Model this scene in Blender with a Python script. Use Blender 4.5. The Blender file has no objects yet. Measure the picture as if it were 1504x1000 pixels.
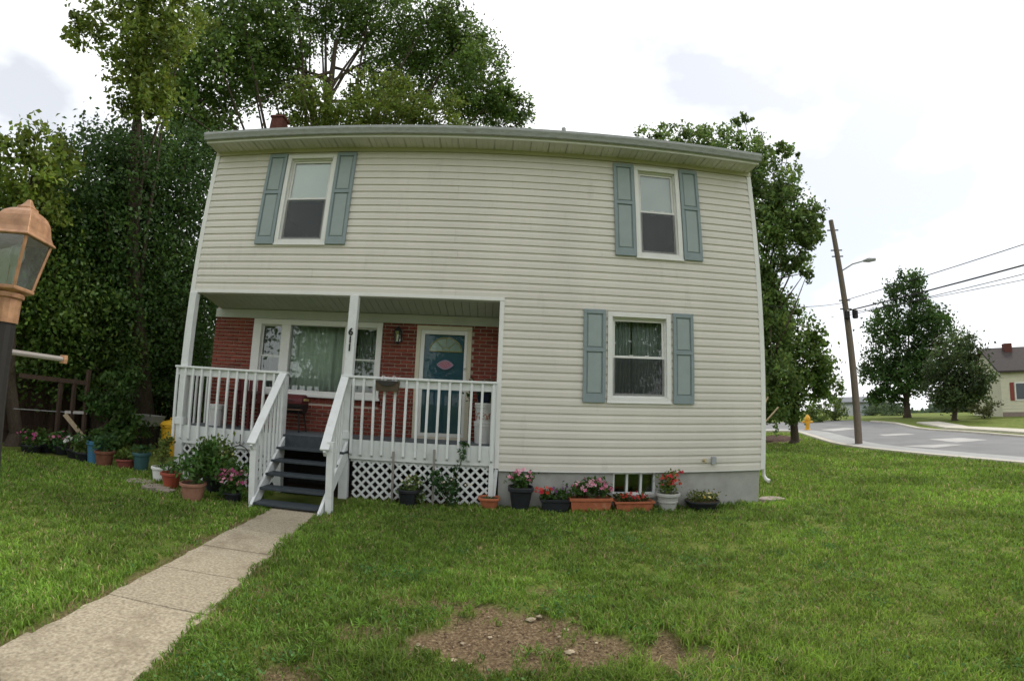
import bpy, math, random
import numpy as np
from mathutils import Vector, Matrix
random.seed(7); RNG = np.random.default_rng(7)
scn = bpy.context.scene
col = scn.collection

# ------------------------------------------------------------------ camera
# wide-angle converter lens (barrel distortion): theta = s - .0883 s^3, s = r / f
CAM = np.array([5.3617, -7.2, 1.5486]); YAW, PIT, ROL = .0324, .1419, .0352
FPX, AK = 685.84, -.0883
_cy, _sy, _cp, _sp, _cr, _sr = math.cos(YAW), math.sin(YAW), math.cos(PIT), math.sin(PIT), math.cos(ROL), math.sin(ROL)
FW = np.array([_sy*_cp, _cy*_cp, _sp]); RT = np.array([_cy, -_sy, 0.]); UP = np.cross(RT, FW)
RT2 = _cr*RT + _sr*UP; UP2 = -_sr*RT + _cr*UP
cd = bpy.data.cameras.new('camera'); cam = bpy.data.objects.new('camera', cd); col.objects.link(cam)
cam.matrix_world = Matrix(((RT2[0], UP2[0], -FW[0], CAM[0]), (RT2[1], UP2[1], -FW[1], CAM[1]), (RT2[2], UP2[2], -FW[2], CAM[2]), (0, 0, 0, 1)))
scn.camera = cam
cd.type = 'PANO'; cd.clip_start = .05; cd.clip_end = 2000
cd.sensor_fit = 'HORIZONTAL'; cd.sensor_width = 36; cd.sensor_height = 36*680/1024
kc = (1504/36)/FPX
pc = cd if hasattr(cd, 'panorama_type') else cd.cycles
pc.panorama_type = 'FISHEYE_LENS_POLYNOMIAL'; pc.fisheye_fov = math.radians(200)
pc.fisheye_polynomial_k0 = 0; pc.fisheye_polynomial_k1 = -kc; pc.fisheye_polynomial_k2 = 0
pc.fisheye_polynomial_k3 = -AK*kc**3; pc.fisheye_polynomial_k4 = 0

# ------------------------------------------------------------------ world, sun, exposure
SUN_EL, SUN_AZ = math.radians(50), math.radians(62)      # azimuth from +y towards +x
w = bpy.data.worlds.new('World'); scn.world = w; w.use_nodes = True
nt = w.node_tree; nt.nodes.clear()
def N(t, **k):
    n = nt.nodes.new(t)
    for a, b in k.items(): setattr(n, a, b)
    return n
sky = N('ShaderNodeTexSky', sky_type='NISHITA', sun_disc=False, sun_elevation=SUN_EL, sun_rotation=SUN_AZ)
tc = N('ShaderNodeTexCoord'); mp = N('ShaderNodeMapping'); mp.inputs['Scale'].default_value = (1.6, 1.6, 3.2)
nz = N('ShaderNodeTexNoise'); nz.inputs['Scale'].default_value = 1.5; nz.inputs['Detail'].default_value = 6; nz.inputs['Roughness'].default_value = .5
cr = N('ShaderNodeValToRGB'); cr.color_ramp.elements[0].position = .36; cr.color_ramp.elements[0].color = (.56, .56, .56, 1)
cr.color_ramp.elements[1].position = .49; cr.color_ramp.elements[1].color = (1, 1, 1, 1)
cl = N('ShaderNodeMix', data_type='RGBA'); cl.inputs[7].default_value = (14.2, 14.4, 14.7, 1)
bg = N('ShaderNodeBackground'); bg.inputs['Strength'].default_value = .1
wo = N('ShaderNodeOutputWorld')
L = nt.links.new
L(tc.outputs['Generated'], mp.inputs['Vector']); L(mp.outputs[0], nz.inputs['Vector']); L(nz.outputs['Fac'], cr.inputs[0])
L(cr.outputs[0], cl.inputs[0]); L(sky.outputs[0], cl.inputs[6]); L(cl.outputs[2], bg.inputs[0]); L(bg.outputs[0], wo.inputs[0])
sd = bpy.data.lights.new('sun', 'SUN'); sd.energy = 2.3; sd.angle = math.radians(12); sd.color = (1, .95, .86)
so = bpy.data.objects.new('sun', sd); col.objects.link(so)
sdir = Vector((math.sin(SUN_AZ)*math.cos(SUN_EL), math.cos(SUN_AZ)*math.cos(SUN_EL), math.sin(SUN_EL)))
so.rotation_euler = sdir.to_track_quat('Z', 'Y').to_euler(); so.location = (20, -10, 30)
vs = scn.view_settings; vs.view_transform = 'Standard'; vs.look = 'None'; vs.exposure = -.10; vs.gamma = 1; vs.use_curve_mapping = False
scn.render.engine = 'CYCLES'
cy = scn.cycles; cy.use_denoising = True; cy.max_bounces = 8; cy.transparent_max_bounces = 16; cy.caustics_reflective = False; cy.caustics_refractive = False
try: cy.denoiser = 'OPENIMAGEDENOISE'
except Exception: pass

# ------------------------------------------------------------------ pixel -> place (photo pixels, 1504 wide)
def ground_z(x, y):
    d = np.hypot(np.asarray(x)-5.4, np.asarray(y)+7.2)
    t = np.clip((d-18)/34, 0, 1)
    return .95*t*t*(3-2*t)*.999 + 0*d
def ray(px, py):
    x = (px-752)/FPX; y = (500-py)/FPX; s = math.hypot(x, y)+1e-9; th = s+AK*s**3
    return math.cos(th)*FW + math.sin(th)*(x*RT2+y*UP2)/s
def tp(px, py, dist):                     # the point seen at a pixel, at a horizontal distance
    d = ray(px, py); return CAM + d*dist/math.hypot(d[0], d[1])
def aty(px, py, Y):                       # on the vertical plane y = Y
    d = ray(px, py); return CAM + d*(Y-CAM[1])/d[1]
def gp(px, py):                           # on the ground
    d = ray(px, py); t = 0.
    for k in range(60):
        p = CAM+d*t; z = float(ground_z(p[0], p[1]))
        if d[2] >= -1e-4: return CAM+d*60/math.hypot(d[0], d[1])
        t2 = (z-CAM[2])/d[2]
        if abs(t2-t) < 1e-4: break
        t = .5*t+.5*t2 if k > 4 else t2
    p = CAM+d*t; p[2] = float(ground_z(p[0], p[1])); return p

# ------------------------------------------------------------------ materials
MATS = {}
def mat(name, c, rough=.6, var=.12, scale=6., bump=0., bscale=60., piece=0., spec=.3, c2=None, metal=0., stretch=None, dirt=None):
    if name in MATS: return MATS[name]
    m = bpy.data.materials.new(name); m.use_nodes = True; t = m.node_tree; b = t.nodes['Principled BSDF']
    def n(k): return t.nodes.new(k)
    b.inputs['Roughness'].default_value = rough; b.inputs['Specular IOR Level'].default_value = spec; b.inputs['Metallic'].default_value = metal
    g = n('ShaderNodeNewGeometry'); mpn = n('ShaderNodeMapping'); t.links.new(g.outputs['Position'], mpn.inputs[0])
    if stretch: mpn.inputs['Scale'].default_value = stretch
    nz = n('ShaderNodeTexNoise'); nz.inputs['Scale'].default_value = scale; nz.inputs['Detail'].default_value = 5; nz.inputs['Roughness'].default_value = .6
    t.links.new(mpn.outputs[0], nz.inputs['Vector'])
    r = n('ShaderNodeValToRGB'); r.color_ramp.elements[0].position = .3; r.color_ramp.elements[1].position = .7
    c2 = c2 or tuple(min(1, x*(1+var)) for x in c); c1 = tuple(x*(1-var) for x in c)
    r.color_ramp.elements[0].color = (*c1, 1); r.color_ramp.elements[1].color = (*c2, 1)
    t.links.new(nz.outputs['Fac'], r.inputs[0]); out = r.outputs[0]
    if dirt:                                # (colour, scale, threshold): stains and wear
        nd = n('ShaderNodeTexNoise'); nd.inputs['Scale'].default_value = dirt[1]; nd.inputs['Detail'].default_value = 8; nd.inputs['Roughness'].default_value = .7
        t.links.new(mpn.outputs[0], nd.inputs['Vector'])
        rd = n('ShaderNodeMapRange'); rd.inputs[1].default_value = dirt[2]; rd.inputs[2].default_value = dirt[2]+.2; rd.inputs[4].default_value = .75
        t.links.new(nd.outputs['Fac'], rd.inputs[0])
        md = n('ShaderNodeMix'); md.data_type = 'RGBA'; md.inputs[7].default_value = (*dirt[0], 1)
        t.links.new(rd.outputs[0], md.inputs[0]); t.links.new(out, md.inputs[6]); out = md.outputs[2]
    if piece:                               # each piece a little lighter or darker
        oi = n('ShaderNodeObjectInfo'); mr = n('ShaderNodeMapRange'); mr.inputs[3].default_value = 1-piece; mr.inputs[4].default_value = 1+piece
        t.links.new(oi.outputs['Random'], mr.inputs[0])
        mx = n('ShaderNodeVectorMath'); mx.operation = 'SCALE'; t.links.new(out, mx.inputs[0]); t.links.new(mr.outputs[0], mx.inputs['Scale']); out = mx.outputs[0]
    t.links.new(out, b.inputs['Base Color'])
    if bump:
        nb = n('ShaderNodeTexNoise'); nb.inputs['Scale'].default_value = bscale; nb.inputs['Detail'].default_value = 4; t.links.new(mpn.outputs[0], nb.inputs['Vector'])
        bn = n('ShaderNodeBump'); bn.inputs['Strength'].default_value = bump; bn.inputs['Distance'].default_value = .01
        t.links.new(nb.outputs['Fac'], bn.inputs['Height']); t.links.new(bn.outputs[0], b.inputs['Normal'])
    MATS[name] = m; return m
def leafmat(name, trans=.35, rough=.55):
    if name in MATS: return MATS[name]
    m = bpy.data.materials.new(name); m.use_nodes = True; t = m.node_tree; b = t.nodes['Principled BSDF']; o = t.nodes['Material Output']
    a = t.nodes.new('ShaderNodeAttribute'); a.attribute_name = 'Col'
    b.inputs['Roughness'].default_value = rough; b.inputs['Specular IOR Level'].default_value = .35
    t.links.new(a.outputs['Color'], b.inputs['Base Color'])
    tr = t.nodes.new('ShaderNodeBsdfTranslucent'); hs = t.nodes.new('ShaderNodeHueSaturation'); hs.inputs['Value'].default_value = 1.3; hs.inputs['Hue'].default_value = .485
    t.links.new(a.outputs['Color'], hs.inputs['Color']); t.links.new(hs.outputs[0], tr.inputs[0])
    mx = t.nodes.new('ShaderNodeMixShader'); mx.inputs[0].default_value = trans+.05
    t.links.new(b.outputs[0], mx.inputs[1]); t.links.new(tr.outputs[0], mx.inputs[2]); t.links.new(mx.outputs[0], o.inputs[0])
    MATS[name] = m; return m
def glassmat(name, base=.05, tint=(.9, .95, .93), rough=.0):
    if name in MATS: return MATS[name]
    m = bpy.data.materials.new(name); m.use_nodes = True; t = m.node_tree; t.nodes.remove(t.nodes['Principled BSDF']); o = t.nodes['Material Output']
    tr = t.nodes.new('ShaderNodeBsdfTransparent'); tr.inputs[0].default_value = (*tint, 1)
    gl = t.nodes.new('ShaderNodeBsdfGlossy'); gl.inputs['Roughness'].default_value = rough; gl.inputs[0].default_value = (1, 1, 1, 1)
    lw = t.nodes.new('ShaderNodeLayerWeight'); lw.inputs[0].default_value = .25
    mr = t.nodes.new('ShaderNodeMapRange'); mr.inputs[3].default_value = base; mr.inputs[4].default_value = .8
    t.links.new(lw.outputs['Fresnel'], mr.inputs[0])
    mx = t.nodes.new('ShaderNodeMixShader'); t.links.new(mr.outputs[0], mx.inputs[0]); t.links.new(tr.outputs[0], mx.inputs[1]); t.links.new(gl.outputs[0], mx.inputs[2])
    t.links.new(mx.outputs[0], o.inputs[0]); MATS[name] = m; return m

SIDING = mat('vinyl_siding', (.61, .58, .515), .45, .05, 1.2, .06, 14, piece=.025, stretch=(1, 1, .22), dirt=((.47, .45, .40), 3.2, .57))
TRIM = mat('white_trim', (.70, .70, .67), .5, .04, 4, dirt=((.55, .55, .47), 2.5, .60))
PAINT = mat('white_paint_weathered', (.66, .68, .67), .55, .06, 7, .1, 60, dirt=((.46, .46, .40), 5, .58))
SHUT = mat('shutter_green_grey', (.225, .275, .285), .55, .06, 5, dirt=((.17, .22, .22), 4, .60))
SHUTP = mat('shutter_panel_green_grey', (.275, .325, .32), .55, .05, 5)
CONC = mat('parged_concrete', (.35, .35, .325), .9, .14, 3, .3, 40, dirt=((.25, .24, .20), 2.2, .55))
GUT = mat('gutter_metal', (.33, .345, .335), .5, .12, 8, stretch=(1, 1, 4), dirt=((.17, .18, .14), 6, .52))
SOFF = mat('vinyl_soffit', (.58, .56, .52), .6, .08, 3)
BRICK = mat('red_brick', (.185, .043, .028), .85, .3, 22, .5, 120, piece=.28)
MORT = mat('mortar', (.50, .42, .35), .95, .12, 30, .4, 150)
ROOF = mat('asphalt_shingle', (.10, .09, .08), .9, .25, 40, .5, 120)
DOOR = mat('blue_door_paint', (.036, .105, .155), .5, .06, 4)
BRASS = mat('brass_came', (.42, .33, .14), .4, .1, 20)
INTER = mat('dark_interior', (.12, .11, .10), .9, .1, 2)
BLIND = mat('white_shade', (.78, .78, .74), .8, .03, 2)
GBLIND = mat('grey_shade', (.52, .52, .50), .8, .05, 2)
CURT = mat('pale_curtain', (.62, .66, .58), .9, .06, 5)
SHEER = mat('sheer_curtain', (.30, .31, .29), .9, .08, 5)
STEP = mat('grey_step_paint', (.045, .056, .064), .55, .2, 12, .15, 60, dirt=((.13, .14, .14), 7, .60))
DECK = mat('deck_grey', (.13, .15, .16), .6, .15, 10)
CEIL = mat('porch_ceiling_paint', (.44, .46, .41), .6, .05, 4)
BLACKM = mat('black_iron', (.02, .02, .02), .45, .2, 30)
TERRA = mat('terracotta', (.36, .115, .055), .8, .15, 14, .15, 80, dirt=((.50, .30, .20), 9, .60))
BLACKP = mat('black_plastic', (.018, .02, .024), .45, .2, 10)
GREYP = mat('grey_urn_plastic', (.40, .40, .37), .7, .1, 10)
WHITEP = mat('white_plastic', (.72, .72, .70), .45, .06, 8)
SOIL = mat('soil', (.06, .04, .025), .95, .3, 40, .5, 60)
YELP = mat('yellow_plastic', (.75, .43, .03), .45, .08, 6)
BLUEP = mat('blue_plastic', (.05, .16, .27), .5, .1, 6)
COPPER = mat('copper_lamp', (.41, .225, .125), .42, .25, 26, metal=.25, dirt=((.27, .12, .07), 22, .52))
PLATE = mat('lamp_glass', (.30, .33, .32), .2, .1, 8)
WOODF = mat('weathered_fence_wood', (.075, .048, .034), .9, .3, 14, .3, 60, piece=.25, stretch=(3, 3, .6))
PALEW = mat('pale_lumber', (.42, .33, .22), .8, .15, 14)
BARK = mat('bark', (.075, .058, .042), .95, .35, 14, .7, 30, stretch=(3, 3, .8))
POLEW = mat('utility_pole_wood', (.16, .13, .10), .9, .25, 14, .3, 40, stretch=(4, 4, .5))
WIREM = mat('wire_black', (.02, .02, .02), .6, .05)
WALKM = mat('walk_concrete', (.36, .30, .21), .95, .35, 45, .9, 130, piece=.10, c2=(.52, .45, .33), dirt=((.20, .16, .105), 2.3, .50))
ASPH = mat('asphalt', (.19, .19, .19), .92, .14, .6, .3, 60, dirt=((.11, .11, .11), .5, .60))
KERB = mat('kerb_concrete', (.48, .45, .38), .9, .1, 3, .2, 40)
PATCH = mat('pale_road_patch', (.40, .39, .37), .92, .12, 2)
MAROON = mat('maroon_enamel', (.10, .018, .02), .35, .2, 10)
GLASS = glassmat('window_glass', .05)
SCREEN = bpy.data.materials.new('insect_screen'); SCREEN.use_nodes = True
_t = SCREEN.node_tree; _m = _t.nodes.new('ShaderNodeMixShader'); _m.inputs[0].default_value = .30; _x = _t.nodes.new('ShaderNodeBsdfTransparent'); _p = _t.nodes['Principled BSDF']; _p.inputs['Base Color'].default_value = (.05, .055, .055, 1); _p.inputs['Roughness'].default_value = .9
_t.links.new(_x.outputs[0], _m.inputs[1]); _t.links.new(_p.outputs[0], _m.inputs[2]); _t.links.new(_m.outputs[0], _t.nodes['Material Output'].inputs[0])
LEAF = leafmat('leaf'); GRASSM = leafmat('grass_blade', .3, .6); PETAL = leafmat('petal', .25, .6)

# ------------------------------------------------------------------ mesh helpers
class MB:
    def __init__(s): s.v = []; s.f = []
    def add(s, vs, fs):
        b = len(s.v); s.v += [tuple(map(float, v)) for v in vs]; s.f += [tuple(b+i for i in f) for f in fs]; return s
    def box(s, x0, x1, y0, y1, z0, z1):
        return s.add([(x0, y0, z0), (x1, y0, z0), (x1, y1, z0), (x0, y1, z0), (x0, y0, z1), (x1, y0, z1), (x1, y1, z1), (x0, y1, z1)],
                     [(0, 3, 2, 1), (4, 5, 6, 7), (0, 1, 5, 4), (1, 2, 6, 5), (2, 3, 7, 6), (3, 0, 4, 7)])
    def bar(s, a, b, w, h, up=(0, 0, 1)):   # box from a to b, w across, h along 'up'
        a = Vector(a); b = Vector(b); d = (b-a).normalized(); u = Vector(up); r = d.cross(u).normalized(); u = r.cross(d)
        P = []
        for p in (a, b):
            for i, j in ((-1, -1), (1, -1), (1, 1), (-1, 1)): P.append(p+r*(w/2*i)+u*(h/2*j))
        return s.add(P, [(0, 3, 2, 1), (4, 5, 6, 7), (0, 1, 5, 4), (1, 2, 6, 5), (2, 3, 7, 6), (3, 0, 4, 7)])
    def tube(s, path, rad, n=8, cap=True):
        path = [Vector(p) for p in path]; rad = [rad]*len(path) if not hasattr(rad, '__len__') else rad
        b = len(s.v); ref = None
        for i, p in enumerate(path):
            d = (path[min(i+1, len(path)-1)]-path[max(i-1, 0)]).normalized()
            if ref is None: ref = Vector((1, 0, 0)) if abs(d.x) < .8 else Vector((0, 1, 0))
            u = (ref-d*ref.dot(d)).normalized(); v = d.cross(u); ref = u
            for k in range(n):
                a = 2*math.pi*k/n; s.v.append(tuple(p+(u*math.cos(a)+v*math.sin(a))*rad[i]))
        for i in range(len(path)-1):
            for k in range(n):
                s.f.append((b+i*n+k, b+i*n+(k+1) % n, b+(i+1)*n+(k+1) % n, b+(i+1)*n+k))
        if cap:
            s.f.append(tuple(b+k for k in range(n-1, -1, -1))); e = b+(len(path)-1)*n; s.f.append(tuple(e+k for k in range(n)))
        return s
    def lathe(s, prof, c=(0, 0, 0), n=20, sx=1, sy=1, sq=None):   # prof: (r, z)
        b = len(s.v)
        for r, z in prof:
            for k in range(n):
                a = 2*math.pi*k/n; ca, sa = math.cos(a), math.sin(a)
                if sq: m = (abs(ca)**sq+abs(sa)**sq)**(-1/sq); ca *= m; sa *= m
                s.v.append((c[0]+r*ca*sx, c[1]+r*sa*sy, c[2]+z))
        for i in range(len(prof)-1):
            for k in range(n): s.f.append((b+i*n+k, b+i*n+(k+1) % n, b+(i+1)*n+(k+1) % n, b+(i+1)*n+k))
        s.f.append(tuple(b+k for k in range(n-1, -1, -1))); e = b+(len(prof)-1)*n; s.f.append(tuple(e+k for k in range(n)))
        return s
    def prism(s, poly, a, b, axis='y'):     # poly in the two other axes, extruded from a to b
        def P(u, v, t): return (u, t, v) if axis == 'y' else ((t, u, v) if axis == 'x' else (u, v, t))
        n = len(poly); vs = [P(u, v, a) for u, v in poly]+[P(u, v, b) for u, v in poly]
        return s.add(vs, [tuple(range(n-1, -1, -1)), tuple(range(n, 2*n))]+[(i, (i+1) % n, n+(i+1) % n, n+i) for i in range(n)])
    def build(s, name, m, parent=None, local=False, bevel=0., smooth=False):
        o0 = Vector((0, 0, 0)) if (local or parent is None) else WLOC.get(parent.name, Vector((0, 0, 0)))
        me = bpy.data.meshes.new(name); me.from_pydata([(x-o0.x, y-o0.y, z-o0.z) for x, y, z in s.v], [], s.f); me.update()
        if smooth: me.shade_smooth() if hasattr(me, 'shade_smooth') else None
        me.materials.append(m); o = bpy.data.objects.new(name, me); col.objects.link(o)
        if parent: o.parent = parent; WLOC[o.name] = o0
        if bevel:
            b = o.modifiers.new('bevel', 'BEVEL'); b.width = bevel; b.segments = 2; b.limit_method = 'ANGLE'
        return o
WLOC = {}
def tag(o, label, cat=None, group=None, kind=None):
    if label: o['label'] = label
    if cat: o['category'] = cat
    if group: o['group'] = group
    if kind: o['kind'] = kind
    return o
def thing(name, label, cat, loc=(0, 0, 0), group=None):
    o = bpy.data.objects.new(name, None); col.objects.link(o); o.location = loc; WLOC[o.name] = Vector(loc); o.empty_display_size = .2
    return tag(o, label, cat, group)
def copy_tree(o, parent=None):
    c = o.copy(); col.objects.link(c)
    if parent: c.parent = parent
    for ch in list(o.children): copy_tree(ch, c)
    return c
def quadmesh(name, V, Fq, m, parent=None, colors=None, smooth=False):   # numpy V (n,3), Fq (k,4)
    me = bpy.data.meshes.new(name); V = np.ascontiguousarray(V, np.float32); k = len(Fq); q = Fq.shape[1]
    o0 = WLOC.get(parent.name, Vector((0, 0, 0))) if parent else Vector((0, 0, 0))
    V = V-np.array(o0, np.float32)
    me.vertices.add(len(V)); me.vertices.foreach_set('co', V.ravel())
    me.loops.add(k*q); me.loops.foreach_set('vertex_index', np.ascontiguousarray(Fq, np.int32).ravel())
    me.polygons.add(k); me.polygons.foreach_set('loop_start', np.arange(0, k*q, q, dtype=np.int32))
    try: me.polygons.foreach_set('loop_total', np.full(k, q, np.int32))
    except Exception: pass
    if colors is not None:
        at = me.color_attributes.new('Col', 'FLOAT_COLOR', 'POINT')
        at.data.foreach_set('color', np.ascontiguousarray(np.c_[colors, np.ones(len(colors))], np.float32).ravel())
    me.update(calc_edges=True); me.materials.append(m)
    if smooth: me.polygons.foreach_set('use_smooth', np.ones(k, bool))
    o = bpy.data.objects.new(name, me); col.objects.link(o)
    if parent: o.parent = parent; WLOC[o.name] = o0
    return o
def rand_unit(n, rng):
    v = rng.normal(size=(n, 3)); return v/np.linalg.norm(v, axis=1, keepdims=True)
def leaf_arrays(P, size, base, rng, var=.25, hang=.3, aspect=.55, cl=None):
    """one folded leaf per point; returns V, F, C"""
    n = len(P); size = np.broadcast_to(size, (n,))*rng.uniform(.65, 1.35, n)
    d = rand_unit(n, rng); d[:, 2] -= hang; d /= np.linalg.norm(d, axis=1, keepdims=True)
    nn = rand_unit(n, rng); nn[:, 2] += .6
    r = np.cross(d, nn); r /= np.linalg.norm(r, axis=1, keepdims=True)+1e-9; u = np.cross(r, d)
    s = size[:, None]
    b = P-d*s*.5; t = P+d*s*.5-u*s*.08; l = P-r*s*aspect*.5+u*s*.10; q = P+r*s*aspect*.5+u*s*.10
    V = np.stack([b, q, t, l], 1).reshape(-1, 3); F = np.arange(4*n).reshape(n, 4)
    f = rng.uniform(1-var, 1+var, n)
    if cl is not None: f = f*cl
    h = rng.uniform(-.12, .12, n)
    C = np.array(base)[None]*f[:, None]*np.stack([1+h*1.3, 1+0*h, 1-h*.5], 1)
    return V, F, np.repeat(np.clip(C, 0, 1), 4, 0)
def join_arrays(parts):
    Vs, Fs, Cs = [], [], []; b = 0
    for V, F, C in parts: Vs.append(V); Fs.append(F+b); Cs.append(C); b += len(V)
    return np.concatenate(Vs), np.concatenate(Fs), np.concatenate(Cs)
def blob_points(c, r, n, rng, clumps=None, cr=.22):
    """points in leaf clumps that fill an ellipsoid with an uneven edge"""
    c = np.array(c, float); r = np.array(r, float)*np.ones(3)
    k = clumps or max(6, n//40)
    d = rand_unit(k, rng); rad = rng.uniform(.12, 1, k)**.5*rng.uniform(.8, 1.12, k)
    cc = c+d*rad[:, None]*r
    i = rng.integers(0, k, n); sz = rng.uniform(.5, 1.3, k)[i]
    P = cc[i]+rng.normal(size=(n, 3))*(r*cr)[None]*sz[:, None]
    return P, rng.uniform(.55, 1.45, k)[i], cc

# ------------------------------------------------------------------ ground, road, walk
def smooth01(a, b, x): t = np.clip((x-a)/(b-a), 0, 1); return t*t*(3-2*t)
DIRT = []          # bare patches: centre, radii, strength
for px, py, rx, ry, s in ((735, 935, .70, .42, 1.), (890, 955, .32, .24, .95), (985, 950, .30, .36, .95), (425, 992, .26, .22, .9), (545, 925, .26, .15, .8), (645, 887, .34, .10, .75), (805, 868, .2, .12, .7),
                          (370, 868, .28, .16, .7), (1130, 735, .3, .2, .5), (600, 750, .5, .12, .5), (1040, 830, .22, .12, .6), (240, 722, .5, .22, .7), (440, 960, .25, .12, .4), (1165, 870, .24, .12, .5), (720, 800, .3, .12, .45), (500, 800, .3, .1, .45), (560, 870, .2, .08, .5), (1250, 760, .4, .15, .45)):
    g = gp(px, py); DIRT.append((g[0], g[1], rx, ry, s))
for yy_ in (-1.9, -2.6, -3.2, -3.8, -4.4, -5.0): DIRT.append((2.40+.060*(-1-yy_), yy_, .13, .42, .85)); DIRT.append((3.08+.127*(-1-yy_), yy_+.2, .07, .30, .6))
def vnoise(x, y, seed=0):
    """smooth value noise"""
    xi = np.floor(x).astype(np.int64); yi = np.floor(y).astype(np.int64); fx = x-xi; fy = y-yi
    def h(a, b):
        q = (a*374761393+b*668265263+seed*974711) & 0x7fffffff; q = ((q ^ (q >> 13))*1274126177) & 0x7fffffff
        return ((q ^ (q >> 16)) & 0xffff)/65535.
    fx = fx*fx*(3-2*fx); fy = fy*fy*(3-2*fy)
    return (h(xi, yi)*(1-fx)+h(xi+1, yi)*fx)*(1-fy)+(h(xi, yi+1)*(1-fx)+h(xi+1, yi+1)*fx)*fy
def bare(x, y):
    x = np.asarray(x, float); y = np.asarray(y, float); o = np.zeros_like(x)
    nn = (vnoise(x*3, y*3, 1)-.5)*.8+(vnoise(x*9, y*9, 2)-.5)*.7+(vnoise(x*31, y*31, 3)-.5)*.5
    for cx, cyy, rx, ry, s in DIRT:
        e = np.hypot((x-cx)/rx, (y-cyy)/ry)+nn
        o = np.maximum(o, s*(1-smooth01(.6, 1.35, e)))
    return o
def soilmix():
    m = bpy.data.materials.new('lawn_soil'); m.use_nodes = True; t = m.node_tree; b = t.nodes['Principled BSDF']; b.inputs['Roughness'].default_value = .95; b.inputs['Specular IOR Level'].default_value = .1
    at = t.nodes.new('ShaderNodeAttribute'); at.attribute_name = 'Col'
    g = t.nodes.new('ShaderNodeNewGeometry')
    def noise(sc, d=6):
        q = t.nodes.new('ShaderNodeTexNoise'); q.inputs['Scale'].default_value = sc; q.inputs['Detail'].default_value = d; q.inputs['Roughness'].default_value = .65; t.links.new(g.outputs['Position'], q.inputs['Vector']); return q.outputs['Fac']
    def ramp(src, *st):
        r = t.nodes.new('ShaderNodeValToRGB'); e = r.color_ramp.elements
        while len(e) < len(st): e.new(.5)
        for k, (p, c) in enumerate(st): e[k].position = p; e[k].color = (*c, 1)
        t.links.new(src, r.inputs[0]); return r.outputs[0]
    grass = ramp(noise(3.), (.3, (.075, .115, .022)), (.5, (.13, .17, .036)), (.7, (.20, .20, .06)))
    soil = ramp(noise(42., 9), (.32, (.07, .046, .027)), (.5, (.165, .115, .068)), (.68, (.33, .25, .155)))
    mx = t.nodes.new('ShaderNodeMix'); mx.data_type = 'RGBA'; t.links.new(at.outputs['Fac'], mx.inputs[0]); t.links.new(grass, mx.inputs[6]); t.links.new(soil, mx.inputs[7]); t.links.new(mx.outputs[2], b.inputs['Base Color'])
    bn = t.nodes.new('ShaderNodeBump'); bn.inputs['Strength'].default_value = .8; bn.inputs['Distance'].default_value = .03; t.links.new(noise(38., 8), bn.inputs['Height']); t.links.new(bn.outputs[0], b.inputs['Normal'])
    return m
GROUND = soilmix()
def axis_lines(a, b, fa, fb, fs, far):      # fine spacing between fa and fb, growing outside
    out = list(np.arange(fa, fb, fs)); s = fs; x = fa
    while x > a: s = min(s*1.25, far); x -= s; out.insert(0, x)
    s = fs; x = out[-1]
    while x < b: s = min(s*1.25, far); x += s; out.append(x)
    return np.array(out)
def make_ground():
    X = axis_lines(-420, 620, 1.5, 9, .06, 16); Y = axis_lines(-260, 620, -5.6, -1.5, .06, 16)
    gx, gy = np.meshgrid(X, Y); bz = bare(gx, gy); near = (np.hypot(gx-5.4, gy+7.2) < 14)
    z = ground_z(gx, gy)+near*(vnoise(gx*1.3, gy*1.3, 5)-.5)*.02-bz*.03+near*bz*(vnoise(gx*14, gy*14, 6)-.5)*.03+near*bz*(vnoise(gx*5, gy*5, 9)-.5)*.03
    V = np.stack([gx.ravel(), gy.ravel(), z.ravel()], 1); nx, ny = len(X), len(Y)
    i = (np.arange(ny-1)[:, None]*nx+np.arange(nx-1)[None]).ravel(); F = np.stack([i, i+1, i+nx+1, i+nx], 1)
    c = np.repeat(bz.ravel()[:, None], 3, 1)
    o = quadmesh('ground', V, F, GROUND, None, c, True); o['kind'] = 'structure'; return o
make_ground()

_u = MB().add([(-.0, -.03, .016), (5.38, -.03, .016), (5.38, .92, .016), (0, .92, .016)], [(0, 1, 2, 3)]).build('deck_shade_soil', SOIL); _u['kind'] = 'structure'  # dark soil sheet added to deepen the shade below the porch deck
# front walk: a row of worn concrete slabs from the steps towards the street
WX0, WX1 = 2.42, 3.30
walk = thing('front_walk', None, None, (2.86, -3, 0)); walk['kind'] = 'structure'
ys = [-1.02, -1.62, -2.28, -2.95, -3.62, -4.30, -4.98, -5.66, -6.34, -7.0, -7.7, -8.4]
def walk0(y): return 2.42+.060*(-1-y)
def walk1(y): return 3.04+.127*(-1-y)          # the walk widens a little towards the street
def slab(f0, f1, y0, y1, zt, tilt, rng):
    m = MB(); n = 7; pts = []
    for k in range(n): yy = y0+(y1-y0)*k/(n-1); pts.append((f0(yy)+rng.uniform(-.02, .02), yy))
    for k in range(n-1, -1, -1): yy = y0+(y1-y0)*k/(n-1); pts.append((f1(yy)+rng.uniform(-.02, .02), yy))
    m.prism(pts, -.06, zt, 'z')
    m.v = [(x, y, z+(tilt*(x-2.5) if z > 0 else 0)) for x, y, z in m.v]
    return m
for a, b in zip(ys[:-1], ys[1:]):
    slab(walk0, walk1, b+.003, a-.003, random.uniform(.018, .034), random.uniform(-.008, .008), RNG).build('slab', WALKM, walk, bevel=.008)

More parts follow.
